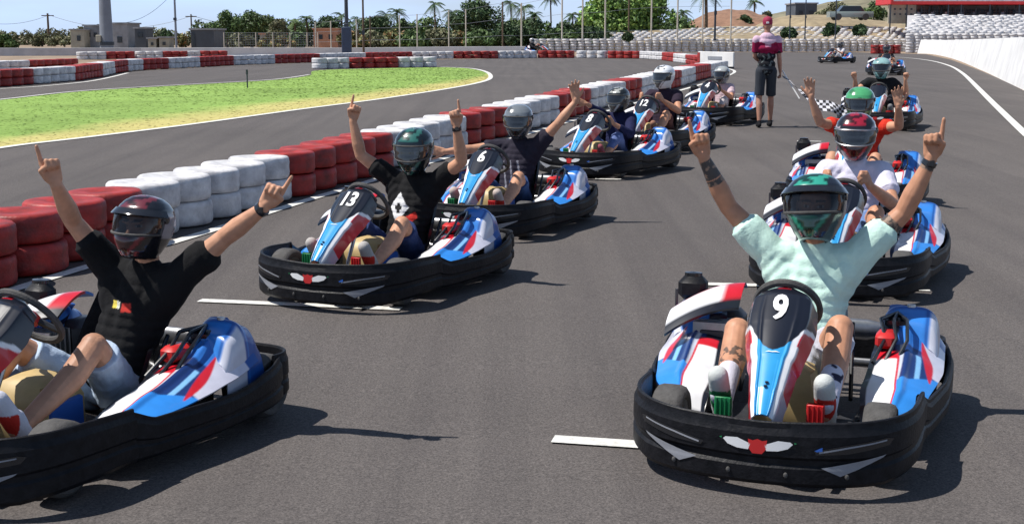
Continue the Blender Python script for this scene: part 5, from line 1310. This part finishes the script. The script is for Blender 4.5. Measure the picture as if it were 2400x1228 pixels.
palm(1290, -14, 146, 1.25, 'palm with a dense round crown at the top border', n=30, tr=.08)
palm(1252, 28, 140, 1.1, 'small dark palm below the round palm crown', tr=.08)
palm(1342, 30, 140, 1.0, 'small dark palm left of the largest light tree', tr=.08)
palm(1655, -25, 128, 1.5, 'dark palm at the top border before the brown hill', n=22, tr=.16)
palm(1768, 0, 150, 1.1, 'slim dark palm on the brown hill skyline', tr=.10, z0=ZF+2)
for i, (px, ty, hw, kd, Y, z0) in enumerate(((1850, 64, 14, 'dark', 108.5, ZF+1.15), (1945, 54, 16, 'dark', 108.5, ZF+1.3), (2018, 58, 14, 'dark', 108.5, ZF+1.3), (1745, 34, 14, 'dark', 142, ZF+1.5), (1800, 26, 14, 'olive', 150, ZF+1.5), (1965, 2, 28, 'olive', 145, ZF+1.5), (2050, 2, 30, 'mid', 142, ZF+1.8), (1472, 78, 8, 'dark', 106, ZF+.9), (1935, 20, 22, 'olive', 140, ZF+2))):
    T(px, ty, hw, Y, kd, ['small dark shrub on the bank just right of the marshal', 'round dark shrub in the middle of the white tyre bank', 'dark shrub on the tyre bank right of the middle one', 'round dark bush on the face of the brown hill', 'olive bush on the skyline above the marshal cap', 'olive tree behind the parked car', 'green tree left of the red canopy', 'tiny dark shrub on the left part of the tyre bank', 'olive shrub left of the parked car'][i], 1300, trunk=False, cat='bush' if i not in (5, 6) else 'tree', name='bush' if i not in (5, 6) else 'tree', z0=z0)

# far hedge belt that reads as one mass
def belt(px0, px1, Y, lo, hi, kind, label, n, seed):
    rs_ = np.random.default_rng(seed); cen = []
    x0_, x1_ = at(px0, 100, Y).x, at(px1, 100, Y).x; k_ = int((x1_-x0_)/1.6)
    for i in range(k_):
        x = x0_+(x1_-x0_)*(i+.5)/k_; h_ = (lo+(hi-lo)*(.5+.5*noise.noise(Vector((x*.16, seed, 0)))*1.6))
        for j in range(3): cen.append((x-x0_+rs_.uniform(-.8, .8), rs_.uniform(-1.2, 1.2), h_*(.2+.3*j), h_*.34+.3))
    me = leaf_mesh(cen, n, .24, GRN[kind], rs_); o = link('hedge_belt', me); o.location = (x0_, Y, ZF); stuff(tag(o, label, 'hedge'))
belt(-80, 480, 200, 1.4, 2.6, 'olive', 'low olive hedge belt on the horizon behind the far left buildings', 9000, 3)
belt(470, 1260, 172, 2.0, 3.5, 'mid', 'dark hedge belt behind the trees along the far fence', 16000, 5)
belt(1180, 1640, 142, 2.0, 3.2, 'mid', 'dark hedge belt behind the largest light green tree', 9000, 9)

palm(690, 46, 160, 1.5, 'short palm left of the orange house above the hedge', dark=False)
palm(838, 40, 165, 1.4, 'palm just right of the dark lamp pole', tr=.09)
palm(905, 26, 170, 1.7, 'palm standing over the wide dark tree')
palm(1062, 22, 160, 1.5, 'palm at the left edge of the big round dark tree')
palm(1228, 12, 165, 1.6, 'slim palm between the big round tree and the round palm crown', tr=.09)
palm(1375, 16, 155, 1.5, 'palm at the left edge of the largest light tree')
palm(1600, 24, 160, 1.3, 'small palm at the foot of the brown hill')
